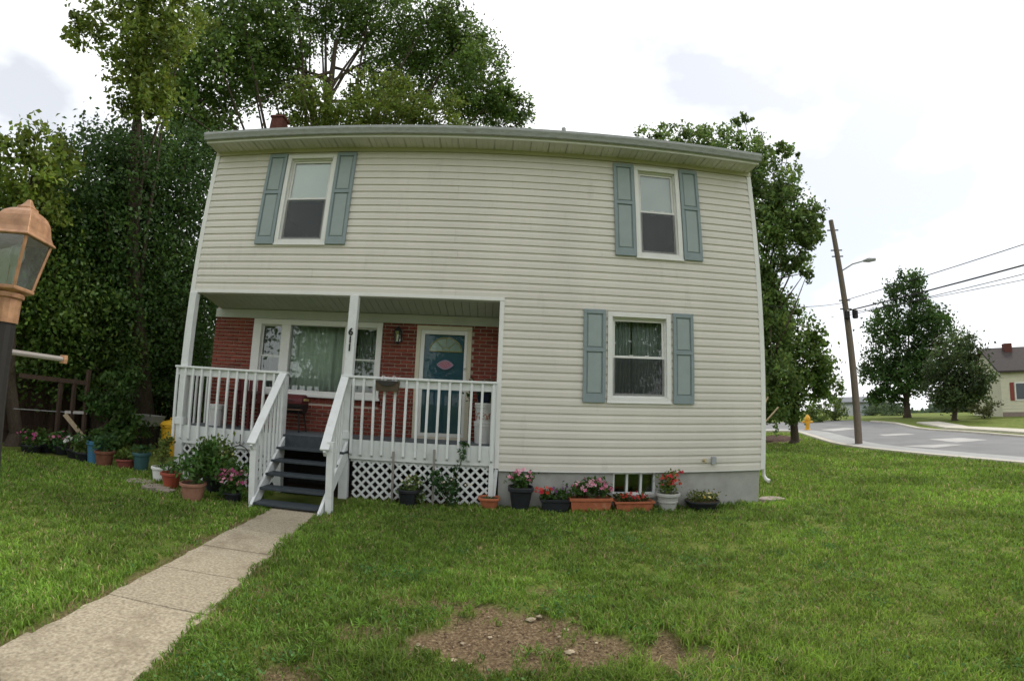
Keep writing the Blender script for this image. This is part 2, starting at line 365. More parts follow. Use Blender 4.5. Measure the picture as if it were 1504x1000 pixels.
# road beyond the lawn (edges followed on the ground), verge kerb, far pavement
def poly_on_ground(name, near, far, dz, m, kind='structure', n=40):
    def resample(P):
        P = np.array(P); s = np.r_[0, np.cumsum(np.linalg.norm(np.diff(P[:, :2], axis=0), axis=1))]; t = np.linspace(0, s[-1], n)
        return np.stack([np.interp(t, s, P[:, k]) for k in (0, 1)], 1)
    a = resample(near); b = resample(far); k = 14
    g = a[:, None]*(1-np.linspace(0, 1, k))[None, :, None]+b[:, None]*np.linspace(0, 1, k)[None, :, None]
    z = ground_z(g[..., 0], g[..., 1])+dz; V = np.concatenate([g, z[..., None]], -1).reshape(-1, 3)
    i = (np.arange(n-1)[:, None]*k+np.arange(k-1)[None]).ravel()
    o = quadmesh(name, V, np.stack([i, i+k, i+k+1, i+1], 1), m, None, None, True)
    if kind: o['kind'] = kind
    return o
near_px = [(1171, 634), (1199, 643), (1227, 652), (1248, 656), (1280, 660), (1357, 668), (1485, 680)]
NE = [gp(*q)[:2] for q in near_px]; dv = NE[-1]-NE[-2]; NE.append(NE[-1]+dv/np.linalg.norm(dv)*40)
NE.insert(0, NE[0]+np.array([-14., 9.]))
far_px = [(1191, 620.5), (1220, 618), (1250, 617), (1280, 620), (1313, 622.5), (1355, 632), (1420, 636), (1490, 642)]
FE = [gp(*q)[:2] for q in far_px]; dv = FE[-1]-FE[-2]; FE.append(FE[-1]+dv/np.linalg.norm(dv)*45)
FE.insert(0, FE[0]+np.array([-16., 10.]))
poly_on_ground('road', NE, FE, .035, ASPH)
def offset(P, d):
    P = np.array(P); T = np.gradient(P, axis=0); T /= np.linalg.norm(T, axis=1, keepdims=True); return P+np.stack([-T[:, 1], T[:, 0]], 1)*d
def kerb(name, P, wd, h0, h1, m):
    A = offset(P, wd/2); B = offset(P, -wd/2); V = []; F = []
    for a, b in zip(A, B):
        za, zb = float(ground_z(*a)), float(ground_z(*b)); V += [(*a, za+h0), (*a, za+h1), (*b, zb+h1), (*b, zb+h0)]
    for i in range(len(A)-1):
        for k in range(3): F.append((4*i+k, 4*i+k+1, 4*i+k+5, 4*i+k+4))
    o = MB().add(V, F).build(name, m); o['kind'] = 'structure'; return o
def resamp(P, n):
    P = np.array(P); s = np.r_[0, np.cumsum(np.linalg.norm(np.diff(P, axis=0), axis=1))]; t = np.linspace(0, s[-1], n); return np.stack([np.interp(t, s, P[:, k]) for k in (0, 1)], 1)
kerb('kerb', resamp(NE, 50), .35, -.05, .075, KERB)
kerb('kerb', resamp(FE[4:], 40), .3, -.05, .12, KERB)
gut = offset(resamp(NE, 50), .95); kerb('gutter_strip', gut, 1.3, .038, .043, mat('gutter_concrete', (.33, .33, .32), .9, .1, 2))
kerb('far_pavement', offset(resamp(FE[5:], 30), 2.3), 1.5, -.05, .10, KERB)
for px in ([(1364, 646), (1410, 644), (1452, 647), (1405, 651)], [(1324, 656), (1390, 653.5), (1416, 654), (1372, 659)], [(1290, 639), (1330, 637.5), (1345, 639), (1300, 641)], [(1205, 632), (1240, 629), (1262, 630), (1225, 634)]):
    q = [gp(*a)[:2] for a in px]; poly_on_ground('road_patch', [q[0], q[1]], [q[3], q[2]], .041, PATCH, n=6)

# ------------------------------------------------------------------ the house
house = thing('house', 'two storey cream vinyl sided house with recessed brick front porch and green-grey shutters', 'house', (0, 0, 0))
ZS, CR, WX = .585, .127, 9.89
WINS = {'ul': (1.50, 2.43, 4.05, 5.745), 'ur': (7.61, 8.435, 4.04, 5.735), 'lr': (7.11, 8.17, 1.66, 3.10)}
def wall_boxes(m, x0, x1, z0, z1, y0, y1, holes):
    xs = sorted({x0, x1, *[min(max(v, x0), x1) for h in holes for v in h[:2]]}); zs = sorted({z0, z1, *[min(max(v, z0), z1) for h in holes for v in h[2:]]})
    for a, b in zip(xs[:-1], xs[1:]):
        for c, d in zip(zs[:-1], zs[1:]):
            if b-a < 1e-6 or d-c < 1e-6: continue
            if any(h[0] <= (a+b)/2 <= h[1] and h[2] <= (c+d)/2 <= h[3] for h in holes): continue
            m.box(a, b, y0, y1, c, d)
holes = [(a+.05, b-.05, c+.05, d-.05) for a, b, c, d in WINS.values()]
SHEATH = mat('wall_sheathing', (.45, .43, .36), .9)
m = MB(); wall_boxes(m, .02, WX-.02, 3.26, 5.86, .004, .12, holes); wall_boxes(m, 5.44, WX-.02, .585, 3.26, .004, .12, holes)
m.build('front_wall', SHEATH, house)
m = MB()
def lapped_side(m, x, sgn, y0, y1, z0, z1):
    n = int(round((z1-z0)/CR))
    for k in range(n):
        a = z0+k*CR; b = a+CR
        m.add([(x, y0, a), (x+sgn*.016, y0, a), (x+sgn*.003, y0, b), (x, y0, b), (x, y1, a), (x+sgn*.016, y1, a), (x+sgn*.003, y1, b), (x, y1, b)], [(0, 1, 2, 3), (7, 6, 5, 4), (0, 4, 5, 1), (1, 5, 6, 2), (2, 6, 7, 3)])
m.box(WX-.12, WX-.02, .12, 7.4, -.3, 5.86); m.box(.02, .12, .98, 7.4, -.3, 5.86); m.box(.02, WX-.02, 7.4, 7.5, -.3, 5.86); m.box(.02, .12, .12, .98, 3.26, 5.86)
lapped_side(m, WX-.02, 1, .03, 7.5, ZS, 5.86); lapped_side(m, .02, -1, .03, 7.5, 3.25, 5.80); lapped_side(m, .02, -1, 1.06, 7.5, ZS, 3.25)
m.build('side_wall', SIDING, house)
m = MB(); m.prism([(-.02, 5.862), (7.52, 5.862), (3.75, 7.15)], .12, WX-.12, 'x'); m.build('gable', SIDING, house)
m = MB(); m.box(.12, WX-.12, .98, 7.4, 3.27, 3.33); m.box(.13, WX-.13, .13, 7.38, 5.80, 5.85); m.build('floor_slab', INTER, house)
PROF = [(0, -.019), (.55, -.0155), (.70, -.0075), (.78, -.0045), (1., -.003)]
def plank(x0, x1, za, zb, zrow):
    f = lambda z: float(np.interp((z-zrow)/CR, [p[0] for p in PROF], [p[1] for p in PROF]))
    zs = [za]+[zrow+p[0]*CR for p in PROF if za+1e-4 < zrow+p[0]*CR < zb-1e-4]+[zb]
    poly = [(0.002, za)]+[(f(z), z) for z in zs]+[(0.002, zb)]
    m = MB(); m.prism(poly, x0, x1, 'x'); return m
rects = [(a+.02, b-.02, c+.02, d-.02) for a, b, c, d in WINS.values()]
def row_pieces(n):
    z0 = ZS+n*CR; z1 = min(z0+CR, 5.80); x0, x1 = (.07, WX-.07) if n >= 21 else (5.455, WX-.07)
    pcs = []; cur = x0
    for a, b, c, d in sorted(rects):
        if d <= z0 or c >= z1 or b <= x0: continue
        pcs.append((cur, a, z0, z1)); cur = b
        if c > z0: pcs.append((a, b, z0, c))
        if d < z1: pcs.append((a, b, d, z1))
    pcs.append((cur, x1, z0, z1)); return pcs, z0
def seams(a, b, za, zb, n):                  # siding comes in lengths of about 3.7 m, lapped at seams
    if b-a < 5: return [(a, b, za, zb)]
    s = a+[3.1, 4.6, 2.2][(n//2) % 3]; return [(a, s-.001, za, zb), (s+.001, b, za, zb)]
for n in range(0, 42):
    pcs, z0 = row_pieces(n)
    if z0 > 5.79: continue
    for a, b, za, zb in pcs:
        for q in seams(a, b, za, zb, n):
            plank(*q, z0).build('siding_plank', SIDING, house)
def corner(x0, x1, y0, y1, z0, z1): MB().box(x0, x1, y0, y1, z0, z1).build('corner_post', TRIM, house, bevel=.006)
corner(-.012, .075, -.024, .09, 3.19, 5.80); corner(WX-.075, WX+.012, -.024, .09, .575, 5.80)
corner(5.385, 5.458, -.024, .97, .60, 3.193)
MB().box(.076, 5.4585, -.026, .10, 3.195, 3.2515).build('header_trim', TRIM, house, bevel=.004)
MB().box(.077, 5.387, .10, .22, 3.215, 3.27).build('header_beam', CEIL, house)
MB().box(-.01, WX+.01, -.028, .0, 5.801, 5.888).build('frieze_board', mat('frieze_tan', (.50, .47, .36), .6, .08, 3), house)
MB().box(5.458, WX-.08, -.022, .01, .566, .584).build('starter_strip', TRIM, house)
# eaves
EX0, EX1, EY = .0, WX-.02, -.38
k = 0; x = EX0
while x < EX1-.02:
    x2 = min(x+.305, EX1); m = MB(); pts = []; q = x+.002
    while q < x2-.003:
        e = min(q+.094, x2-.002); pts += [(q, 5.872), (q+.004, 5.866), (e-.010, 5.866), (e-.006, 5.872)]; q = e+.004
    poly = pts+[(x2-.002, 5.885), (x+.002, 5.885)]
    m.prism(poly, EY+.005, -.0285, 'y'); m.build('soffit_panel', SOFF, house); x = x2
MB().box(EX0, EX1, EY-.02, EY+.004, 5.855, 6.0).build('fascia', TRIM, house)
gp_prof = [(EY-.022, 5.895), (EY-.085, 5.895), (EY-.10, 5.93), (EY-.125, 5.975), (EY-.125, 6.02), (EY-.118, 6.02), (EY-.115, 5.98), (EY-.092, 5.935), (EY-.08, 5.903), (EY-.022, 5.903)]
MB().prism(gp_prof, EX0-.02, EX1+.02, 'x').build('gutter', GUT, house)
for xx in (EX0-.024, EX1+.021): MB().prism([(EY-.022, 5.89), (EY-.085, 5.89), (EY-.13, 5.97), (EY-.13, 6.022), (EY-.022, 6.022)], xx, xx+.003, 'x').build('gutter_end_cap', GUT, house)
m = MB(); m.prism([(EY-.05, 5.995), (3.75, 7.38), (7.9, 5.93), (7.9, 5.90), (3.75, 7.30), (EY-.05, 5.955)], EX0-.02, EX1+.02, 'x'); roof = m.build('roof', ROOF, house)
for k in range(26):                          # shingle courses up the front slope
    t0 = k/26; t1 = (k+1.15)/26; ya = EY-.06+t0*(3.75-EY); yb = EY-.06+t1*(3.75-EY); za = 6.0+t0*1.385; zb = 6.0+t1*1.385
    MB().prism([(ya, za), (ya, za+.012), (min(yb, 3.74), min(zb, 7.385)+.003), (min(yb, 3.74), min(zb, 7.385)-.004)], EX0-.03, EX1+.03, 'x').build('shingle_course', ROOF, roof)
ch = MB(); cx, cyc = -.15+2.0, 6.3
c0 = tp(411, 178, 16.0)
ch.box(c0[0]-.22, c0[0]+.22, c0[1]-.22, c0[1]+.22, 6.2, c0[2]+.02); ch.box(c0[0]-.26, c0[0]+.26, c0[1]-.26, c0[1]+.26, c0[2]+.02, c0[2]+.10)
ch.build('chimney', mat('chimney_brick', (.11, .04, .03), .9, .3, 14, .4, 60), roof)
v0 = aty(828, 191, 2.2); MB().tube([(v0[0], 2.2, 6.5), (v0[0], 2.2, v0[2]+.04)], .05, 10).build('vent_pipe', GUT, roof)
MB().box(5.6, WX-.14, .3, 7.3, -.02, .06).build('basement_floor', mat('basement_dark', (.04, .04, .04), .9), house)
# foundation with basement window
BW = (7.25, 7.95, .20, .565)
m = MB(); wall_boxes(m, 5.46, WX-.08, -.3, .58, .03, .24, [BW]); m.build('foundation', CONC, house)
m = MB(); wall_boxes(m, BW[0], BW[1], BW[2], BW[3], .05, .12, [(BW[0]+.03, BW[0]+.218, BW[2]+.045, BW[3]-.03), (BW[0]+.252, BW[0]+.448, BW[2]+.045, BW[3]-.03), (BW[0]+.482, BW[1]-.03, BW[2]+.045, BW[3]-.03)])
bw = m.build('basement_window', PAINT, house)
for a in ((BW[0]+.03, BW[0]+.218), (BW[0]+.252, BW[0]+.448), (BW[0]+.482, BW[1]-.03)): MB().box(a[0], a[1], .085, .089, BW[2]+.045, BW[3]-.03).build('pane', GLASS, bw)
MB().box(BW[0]-.02, BW[1]+.02, -.005, .05, BW[2]-.03, BW[2]).build('sill', CONC, bw)
# windows
def window(key, shade, shade_mat, full=False):
    a, b, c, d = WINS[key]; m = MB()
    ci = .075; wall_boxes(m, a, b, c, d, -.036, .02, [(a+ci, b-ci, c+ci+.01, d-ci)])
    win = m.build('window', TRIM, house, bevel=.004)
    a2, b2, c2, d2 = a+ci, b-ci, c+ci+.01, d-ci
    m = MB(); wall_boxes(m, a2-.005, b2+.005, c2-.005, d2+.005, .0205, .10, [(a2+.02, b2-.02, c2+.025, d2-.02)]); m.build('frame', TRIM, win)
    zm = (c2+d2)/2+.005; A, B, Cc, D = a2+.021, b2-.021, c2+.026, d2-.021
    for lo, hi, y in ((Cc, zm+.018, .024), (zm-.018, D, .05)):
        st = .038; m = MB(); wall_boxes(m, A, B, lo, hi, y, y+.026, [(A+st, B-st, lo+st, hi-st)]); m.build('sash', TRIM, win, bevel=.003)
        MB().box(A+st-.004, B-st+.004, y+.011, y+.015, lo+st-.004, hi-st+.004).build('pane', GLASS, win)
    MB().box(A+.01, B-.01, .012, .0135, Cc+.005, zm-.02).build('insect_screen', SCREEN, win)
    for t in (.35, .65): MB().box(A+(B-A)*t-.03, A+(B-A)*t+.03, .018, .03, zm+.018, zm+.03).build('sash_lock', TRIM, win)
    MB().box(a-.01, b+.01, -.046, .0, c-.012, c+.014).build('sill', TRIM, win, bevel=.004)
    if shade: MB().box(A+.01, B-.01, .098, .101, (zm if not full else Cc)-.02, D).build('roller_shade', shade_mat, win)
    return win
window('ul', True, BLIND); window('ur', True, GBLIND); wlr = window('lr', False, None)
def curtain(x0, x1, z0, z1, y, m, parent, amp=.02, nf=14, name='curtain'):
    n = 90; V = []; F = []
    for i in range(n):
        t = i/(n-1); x = x0+(x1-x0)*t; yy = y+amp*math.sin(t*nf*6.283+1.3*math.sin(t*9))
        for zf in (0, .5, 1): V.append((x, yy*1+(.3*(amp*math.sin(t*nf*4))*(1-zf)), z0+(z1-z0)*zf))
    for i in range(n-1):
        for k in (0, 1): F.append((3*i+k, 3*i+3+k, 3*i+4+k, 3*i+1+k))
    o = MB().add(V, F).build(name, m, parent, smooth=True); so = o.modifiers.new('thick', 'SOLIDIFY'); so.thickness = .003; return o
a, b, c, d = WINS['lr']
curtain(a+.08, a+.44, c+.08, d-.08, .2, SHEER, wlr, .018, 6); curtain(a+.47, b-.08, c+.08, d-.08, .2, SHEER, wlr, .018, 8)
# shutters
def shutter(x0, x1, z0, z1):
    st = .05; zm = z0+(z1-z0)*.56; ho = [(x0+st, x1-st, z0+.13, zm-.03), (x0+st, x1-st, zm+.03, z1-.07)]
    m = MB(); wall_boxes(m, x0, x1, z0, z1, -.055, -.020, ho); s = m.build('shutter', SHUT, house, bevel=.003)
    for h in ho:
        MB().box(h[0], h[1], -.034, -.021, h[2], h[3]).build('recess_board', SHUT, s)
        e = .014; p = MB(); a, b, c, d = h[0]+e, h[1]-e, h[2]+e, h[3]-e
        p.add([(a, -.0345, c), (b, -.0345, c), (b, -.0345, d), (a, -.0345, d), (a+.012, -.046, c+.012), (b-.012, -.046, c+.012), (b-.012, -.046, d-.012), (a+.012, -.046, d-.012)],
              [(4, 5, 6, 7), (0, 1, 5, 4), (1, 2, 6, 5), (2, 3, 7, 6), (3, 0, 4, 7)]); p.build('raised_panel', SHUTP, s)
for x0, x1, z0, z1 in ((1.14, 1.492, 4.055, 5.765), (2.438, 2.79, 4.055, 5.765), (7.24, 7.60, 4.055, 5.755), (8.445, 8.79, 4.055, 5.755), (6.717, 7.075, 1.655, 3.125), (8.205, 8.56, 1.655, 3.125)): shutter(x0, x1, z0, z1)
# hose tap and outlet cover
tapb = MB(); tapb.tube([(8.755, -.02, .75), (8.755, -.075, .75), (8.755, -.095, .72)], .014, 8); tapb.box(8.72, 8.79, -.062, -.05, .775, .785); tapb.lathe([(.035, 0), (.035, .006)], (8.755, -.024, .747), 10); tapb.build('hose_tap', BRASS, house)
o_ = MB().box(8.88, 8.955, -.075, -.02, .69, .81); o_.build('outlet_box', mat('outlet_grey', (.33, .35, .36), .5, .1, 9), house, bevel=.006)
# downspout round the right corner
m = MB(); m.tube([(WX+.05, .10, 5.9), (WX+.05, .10, .62)], .028, 8); m.build('downspout', TRIM, house)
m = MB(); m.tube([(WX+.05, .10, .62), (WX+.055, .09, .46), (WX+.075, .06, .40), (WX+.11, .0, .37)], [.028, .03, .03, .034], 8); m.build('downspout_elbow', TRIM, house)

# ------------------------------------------------------------------ recessed entry: brick, door, picture window
BY = .95; ZF = .935
PW = (.80, 3.315, 1.545, 2.935); DR = (3.94, 4.92, ZF, 2.92)
bx0, bx1 = -.05, 5.384
m = MB(); wall_boxes(m, bx0, bx1, -.3, 3.14, BY+.018, BY+.14, [(PW[0]+.04, PW[1]-.04, PW[2]+.08, PW[3]-.04), (DR[0]+.03, DR[1]-.03, DR[2]-.02, DR[3]-.03)])
m.box(-.05, .02, BY+.14, BY+1.2, -.3, 3.14)
bwall = m.build('brick_wall', MORT, house)
BC, BLn = .0677, .213; bricks = []
def brick_mesh(l, h):
    me = bpy.data.meshes.new('brick'); e = .004; l2, h2 = l/2, h/2
    v = [(-l2, .02, -h2), (l2, .02, -h2), (l2, .02, h2), (-l2, .02, h2), (-l2, .0, -h2), (l2, .0, -h2), (l2, .0, h2), (-l2, .0, h2), (-l2+e, -.004, -h2+e), (l2-e, -.004, -h2+e), (l2-e, -.004, h2-e), (-l2+e, -.004, h2-e)]
    f = [(8, 9, 10, 11), (4, 5, 9, 8), (5, 6, 10, 9), (6, 7, 11, 10), (7, 4, 8, 11), (0, 1, 5, 4), (1, 2, 6, 5), (2, 3, 7, 6), (3, 0, 4, 7)]
    me.from_pydata(v, [], f); me.materials.append(BRICK); return me
ME = {}
for r in range(-1, 31):
    z0 = ZF+r*BC
    if z0 > 2.93: continue
    x = bx0-(BLn/2 if r % 2 else 0); x += 0
    while x < bx1:
        a, b = max(x, bx0)+.0065, min(x+BLn, bx1)-.0065
        segs = [(a, b)]
        for h in ((PW[0], PW[1], PW[2]-.105, PW[3]), DR):
            ns = []
            for s, e in segs:
                if z0+BC*.5 < h[2] or z0+BC*.5 > h[3] or e < h[0] or s > h[1]: ns.append((s, e)); continue
                if s < h[0]-.03: ns.append((s, h[0]-.004))
                if e > h[1]+.03: ns.append((h[1]+.004, e))
            segs = ns
        for s, e in segs:
            if e-s > .025: bricks.append(((s+e)/2, z0+BC/2, round(e-s, 3), BC-.013))
        x += BLn
xx = PW[0]-.02
while xx < PW[1]+.02: bricks.append((xx+.034, PW[2]-.053, .058, .094)); xx += BC
random.shuffle(bricks)
vis = sorted(bricks, key=lambda q: (-(q[1] > 1.0), -(q[2]*q[3])))
for q in vis[:300]:
    k = q[2:4]
    if k not in ME: ME[k] = brick_mesh(*k)
    o = bpy.data.objects.new('brick', ME[k]); col.objects.link(o); o.parent = bwall; o.location = (q[0], BY+.004+random.uniform(-.003, .003), q[1])
m = MB()
for q in vis[300:]: m.box(q[0]-q[2]/2, q[0]+q[2]/2, BY, BY+.022, q[1]-q[3]/2, q[1]+q[3]/2)
o = m.build('lower_brickwork', BRICK, bwall); o['kind'] = 'stuff'
MB().box(.03, 5.38, BY-.05, BY-.012, -.3, ZF-.05).build('deck_shade_panel', mat('under_deck_shade', (.035, .034, .032), .95, .2, 8), house)  # added near-black panel: the shade under the deck put in as colour
MB().box(-.03, .0, .0, BY, -.1, .62).build('side_skirt', PAINT, house)
# ceiling boards and the board over the window
k = 0; x = .03
while x < 5.38:
    x2 = min(x+.131, 5.384); m = MB()
    m.add([(x+.004, .221, 3.235), (x2-.004, .221, 3.235), (x2-.004, BY+.015, 3.105), (x+.004, BY+.015, 3.105), (x+.001, .221, 3.25), (x2-.001, .221, 3.25), (x2-.001, BY+.015, 3.125), (x+.001, BY+.015, 3.125)], [(0, 3, 2, 1), (4, 5, 6, 7), (0, 1, 5, 4), (1, 2, 6, 5), (2, 3, 7, 6), (3, 0, 4, 7)])
    m.build('ceiling_board', CEIL, house); x = x2
MB().box(.02, 5.4, .1, BY+.02, 3.255, 3.262).build('ceiling_backing', INTER, house)
MB().box(bx0, bx1-.002, BY-.03, BY+.0175, 2.94, 3.10).build('lintel_board', CEIL, house, bevel=.004)
# picture window between two narrow sash windows
m = MB(); fr = [(.965, 1.385), (1.565, 2.62), (2.80, 3.215)]
wall_boxes(m, PW[0], PW[1], PW[2], PW[3], BY-.03, BY+.10, [(a, b, PW[2]+.115, PW[3]-.10) for a, b in fr]); pw = m.build('picture_window', TRIM, house, bevel=.004)
MB().box(PW[0]-.03, PW[1]+.03, BY-.06, BY-.03, PW[2], PW[2]+.045).build('sill', TRIM, pw, bevel=.004)
for i, (a, b) in enumerate(fr):
    lo, hi = PW[2]+.115, PW[3]-.10
    if i == 1: MB().box(a, b, BY+.04, BY+.044, lo, hi).build('pane', GLASS, pw); continue
    zm = 2.25
    for l2, h2, y in ((lo, zm+.02, .03), (zm-.02, hi, .055)):
        m = MB(); wall_boxes(m, a, b, l2, h2, BY+y, BY+y+.02, [(a+.022, b-.022, l2+.022, h2-.022)]); m.build('sash', TRIM, pw)
        MB().box(a+.02, b-.02, BY+y+.008, BY+y+.012, l2+.02, h2-.02).build('pane', GLASS, pw)
curtain(1.40, 2.36, PW[2]+.05, PW[3]-.06, BY+.22, CURT, pw, .02, 9); curtain(2.30, 2.74, PW[2]+.05, PW[3]-.06, BY+.27, CURT, pw, .02, 5)
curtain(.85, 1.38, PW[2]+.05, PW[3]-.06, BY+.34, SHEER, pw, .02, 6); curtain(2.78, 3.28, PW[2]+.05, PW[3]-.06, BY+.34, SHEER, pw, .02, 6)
# entry door behind a glazed white storm door
m = MB(); wall_boxes(m, DR[0], DR[1], DR[2], DR[3], BY-.02, BY+.12, [(DR[0]+.075, DR[1]-.075, DR[2]+.045, DR[3]-.075)]); m.build('door_frame', mat('cream_casing', (.58, .54, .42), .55, .06, 5), house, bevel=.004)
sx0, sx1, sz0, sz1 = DR[0]+.077, DR[1]-.077, DR[2]+.047, DR[3]-.077
m = MB(); wall_boxes(m, sx0, sx1, sz0, sz1, BY-.012, BY+.02, [(sx0+.07, sx1-.05, sz0+.06, sz1-.075)]); sto = m.build('storm_door', TRIM, house, bevel=.004)
MB().box(sx0+.068, sx1-.048, BY+.002, BY+.006, sz0+.058, sz1-.073).build('pane', glassmat('storm_glass', .0), sto)
MB().box(sx1-.045, sx1-.01, BY-.06, BY-.012, 2.17, 2.20).build('handle', mat('latch_silver', (.6, .6, .58), .3, .05, metal=.6), sto, bevel=.006)
m = MB().box(sx0, sx1, BY+.05, BY+.09, sz0-.02, sz1+.01); door = m.build('front_door', DOOR, house)
for a, b, c, d in ((4.13, 4.42, 1.12, 1.62), (4.49, 4.78, 1.12, 1.62), (4.13, 4.42, 1.70, 2.08), (4.49, 4.78, 1.70, 2.08)):
    m = MB(); wall_boxes(m, a, b, c, d, BY+.038, BY+.05, [(a+.018, b-.018, c+.018, d-.018)]); m.box(a+.05, b-.05, BY+.042, BY+.05, c+.05, d-.05); m.build('door_panel', DOOR, door)
fc = (4.462, 2.475); rx, rz = .285, .245
def arc(rx, rz, n=22): return [(fc[0]+rx*math.cos(math.pi*i/n), fc[1]+rz*math.sin(math.pi*i/n)) for i in range(n+1)]
MB().prism(arc(rx-.01, rz-.01), BY+.040, BY+.046, 'y').build('fanlight_glass', mat('fanlight_pale_glass', (.42, .45, .42), .08, .15, 9, spec=.8), door)
m = MB(); out = arc(rx, rz); m.tube([(x, BY+.036, z) for x, z in out], .012, 6); m.tube([(fc[0]-rx, BY+.036, fc[1]), (fc[0]+rx, BY+.036, fc[1])], .012, 6)
m.tube([(x, BY+.036, z) for x, z in arc(.07, .07, 10)], .006, 5)
for t in (.28, .5, .72):
    an = math.pi*t; m.tube([(fc[0]+.07*math.cos(an), BY+.036, fc[1]+.07*math.sin(an)), (fc[0]+(rx-.01)*math.cos(an), BY+.036, fc[1]+(rz-.01)*math.sin(an))], .006, 5)
m.build('fanlight_came', BRASS, door)
# pink leaf-shaped plaque on the door
plq = thing('door_plaque', 'pink and mauve eye-shaped plaque hung on the blue front door', 'plaque', (4.47, BY-.02, 2.235))
def lens(w_, h_, n=16):
    P = [(4.47-w_+2*w_*i/n, 2.235+h_*math.sin(math.pi*i/n)**.8) for i in range(n+1)]; return P+[(4.47+w_-2*w_*i/n, 2.235-h_*math.sin(math.pi*i/n)**.8) for i in range(1, n)]
MB().prism(lens(.15, .085), BY-.019, BY-.011, 'y').build('plate', mat('plaque_mauve', (.26, .22, .30), .6, .1, 20), plq)
MB().prism(lens(.125, .066), BY-.023, BY-.019, 'y').build('inset', mat('plaque_pink', (.33, .15, .19), .6, .3, 60), plq)
# porch wall lantern
lx, lz = 3.625, 2.72
pl = thing('wall_lantern', 'black carriage lantern on brick between picture window and blue door', 'lantern', (lx, BY, lz))
MB().box(lx-.05, lx+.05, BY-.025, BY, lz-.12, lz+.06).build('backplate', BLACKM, pl, bevel=.01)
MB().tube([(lx, BY-.02, lz+.02), (lx, BY-.07, lz+.14), (lx, BY-.13, lz+.15), (lx, BY-.14, lz+.10)], .009, 6).build('arm', BLACKM, pl)
MB().lathe([(.02, .14), (.035, .12), (.085, .06), (.085, .05)][::-1], (lx, BY-.14, lz), 6).build('cap', BLACKM, pl)
MB().lathe([(.045, -.13), (.072, .05)], (lx, BY-.14, lz), 6).build('glass', glassmat('lantern_glass', .2), pl)
m = MB()
for k in range(6):
    an = math.pi*k/3; m.tube([(lx+.046*math.cos(an), BY-.14+.046*math.sin(an), lz-.13), (lx+.074*math.cos(an), BY-.14+.074*math.sin(an), lz+.05)], .006, 5)
m.lathe([(.02, -.17), (.05, -.145), (.05, -.13)], (lx, BY-.14, lz), 6); m.build('cage', BLACKM, pl)
MB().lathe([(.012, -.13), (.02, -.05), (.012, 0)], (lx, BY-.14, lz), 8).build('bulb', WHITEP, pl)

# ------------------------------------------------------------------ porch: deck, posts, railing, lattice
porch = thing('porch', 'white painted front porch railing and lattice skirt with grey deck', 'porch', (2.7, 0, 0))
y_ = .03
while y_ < BY-.01:
    MB().box(.0, 5.384, y_, min(y_+.135, BY-.012), ZF-.035, ZF).build('deck_board', DECK, porch); y_ += .14
MB().box(.02, 2.02, -.04, .0, .635, ZF).build('rim_board', PAINT, porch, bevel=.004); MB().box(3.14, 5.384, -.04, .0, .635, ZF).build('rim_board', PAINT, porch, bevel=.004)
MB().box(2.02, 3.14, -.02, .015, .70, ZF-.04).build('rim_board', STEP, porch)
def post(x0, x1, z0, z1, y0=-.09, y1=.06):
    m = MB().box(x0, x1, y0+.03, y1-.0, z0, z1); o = m.build('post', PAINT, porch, bevel=.008); return o
post(.01, .15, 0, 3.195); pm = post(2.985, 3.125, 0, 3.195); post(1.90, 2.02, 0, 1.86); post(5.31, 5.384, 0, 1.88)
for x0, x1 in ((-.01, .17), (2.965, 3.145)): MB().box(x0, x1, -.085, .08, ZF, ZF+.12).build('post_base', PAINT, porch, bevel=.006)
# house number
for i, chh in enumerate('611'):
    cu = bpy.data.curves.new('digit', 'FONT'); cu.body = chh; cu.size = .155; cu.extrude = .006; cu.align_x = 'CENTER'; cu.offset = .004
    t_ = bpy.data.objects.new('digit_tmp', cu); col.objects.link(t_); dg = bpy.context.evaluated_depsgraph_get(); me = bpy.data.meshes.new_from_object(t_.evaluated_get(dg)); bpy.data.objects.remove(t_)
    me.materials.clear(); me.materials.append(BLACKM); o = bpy.data.objects.new('number_digit', me); col.objects.link(o); o.parent = pm
    o.location = Vector((3.052, -.068, 2.555-.125*i))-Vector((2.7, 0, 0)); o.rotation_euler = (math.pi/2, 0, 0)
def railing(x0, x1):
    MB().box(x0, x1, -.105, .045, 1.885, 1.922).build('rail_cap', PAINT, porch, bevel=.006)
    MB().box(x0+.03, x1-.02, -.058, -.022, 1.765, 1.884).build('top_rail', PAINT, porch, bevel=.004)
    n = int(round((x1-x0)/.168)); st = (x1-x0-.08)/n
    for i in range(n+1):
        xb = x0+.04+st*i+random.uniform(-.006, .006); tw = random.uniform(-.014, .014); zb = .685+random.uniform(-.004, .012)
        m = MB(); w2 = .018
        m.add([(xb-w2+tw, -.094, zb+.03), (xb+w2+tw, -.094, zb+.03), (xb+w2+tw, -.058, zb), (xb-w2+tw, -.058, zb), (xb-w2, -.094, 1.883), (xb+w2, -.094, 1.883), (xb+w2, -.059, 1.883), (xb-w2, -.059, 1.883)],
              [(0, 3, 2, 1), (4, 5, 6, 7), (0, 1, 5, 4), (1, 2, 6, 5), (2, 3, 7, 6), (3, 0, 4, 7)])
        m.build('baluster', PAINT, porch)
railing(-.07, 2.03); railing(2.96, 5.384)
MB().box(-.055, .0, -.04, .97, 1.885, 1.92).build('rail_cap', PAINT, porch, bevel=.005)
for yb in np.arange(.15, .95, .17): MB().box(-.04, -.005, yb, yb+.035, .70, 1.884).build('baluster', PAINT, porch)
MB().box(-.03, .0, .0, .97, .635, ZF-.001).build('rim_board', PAINT, porch)
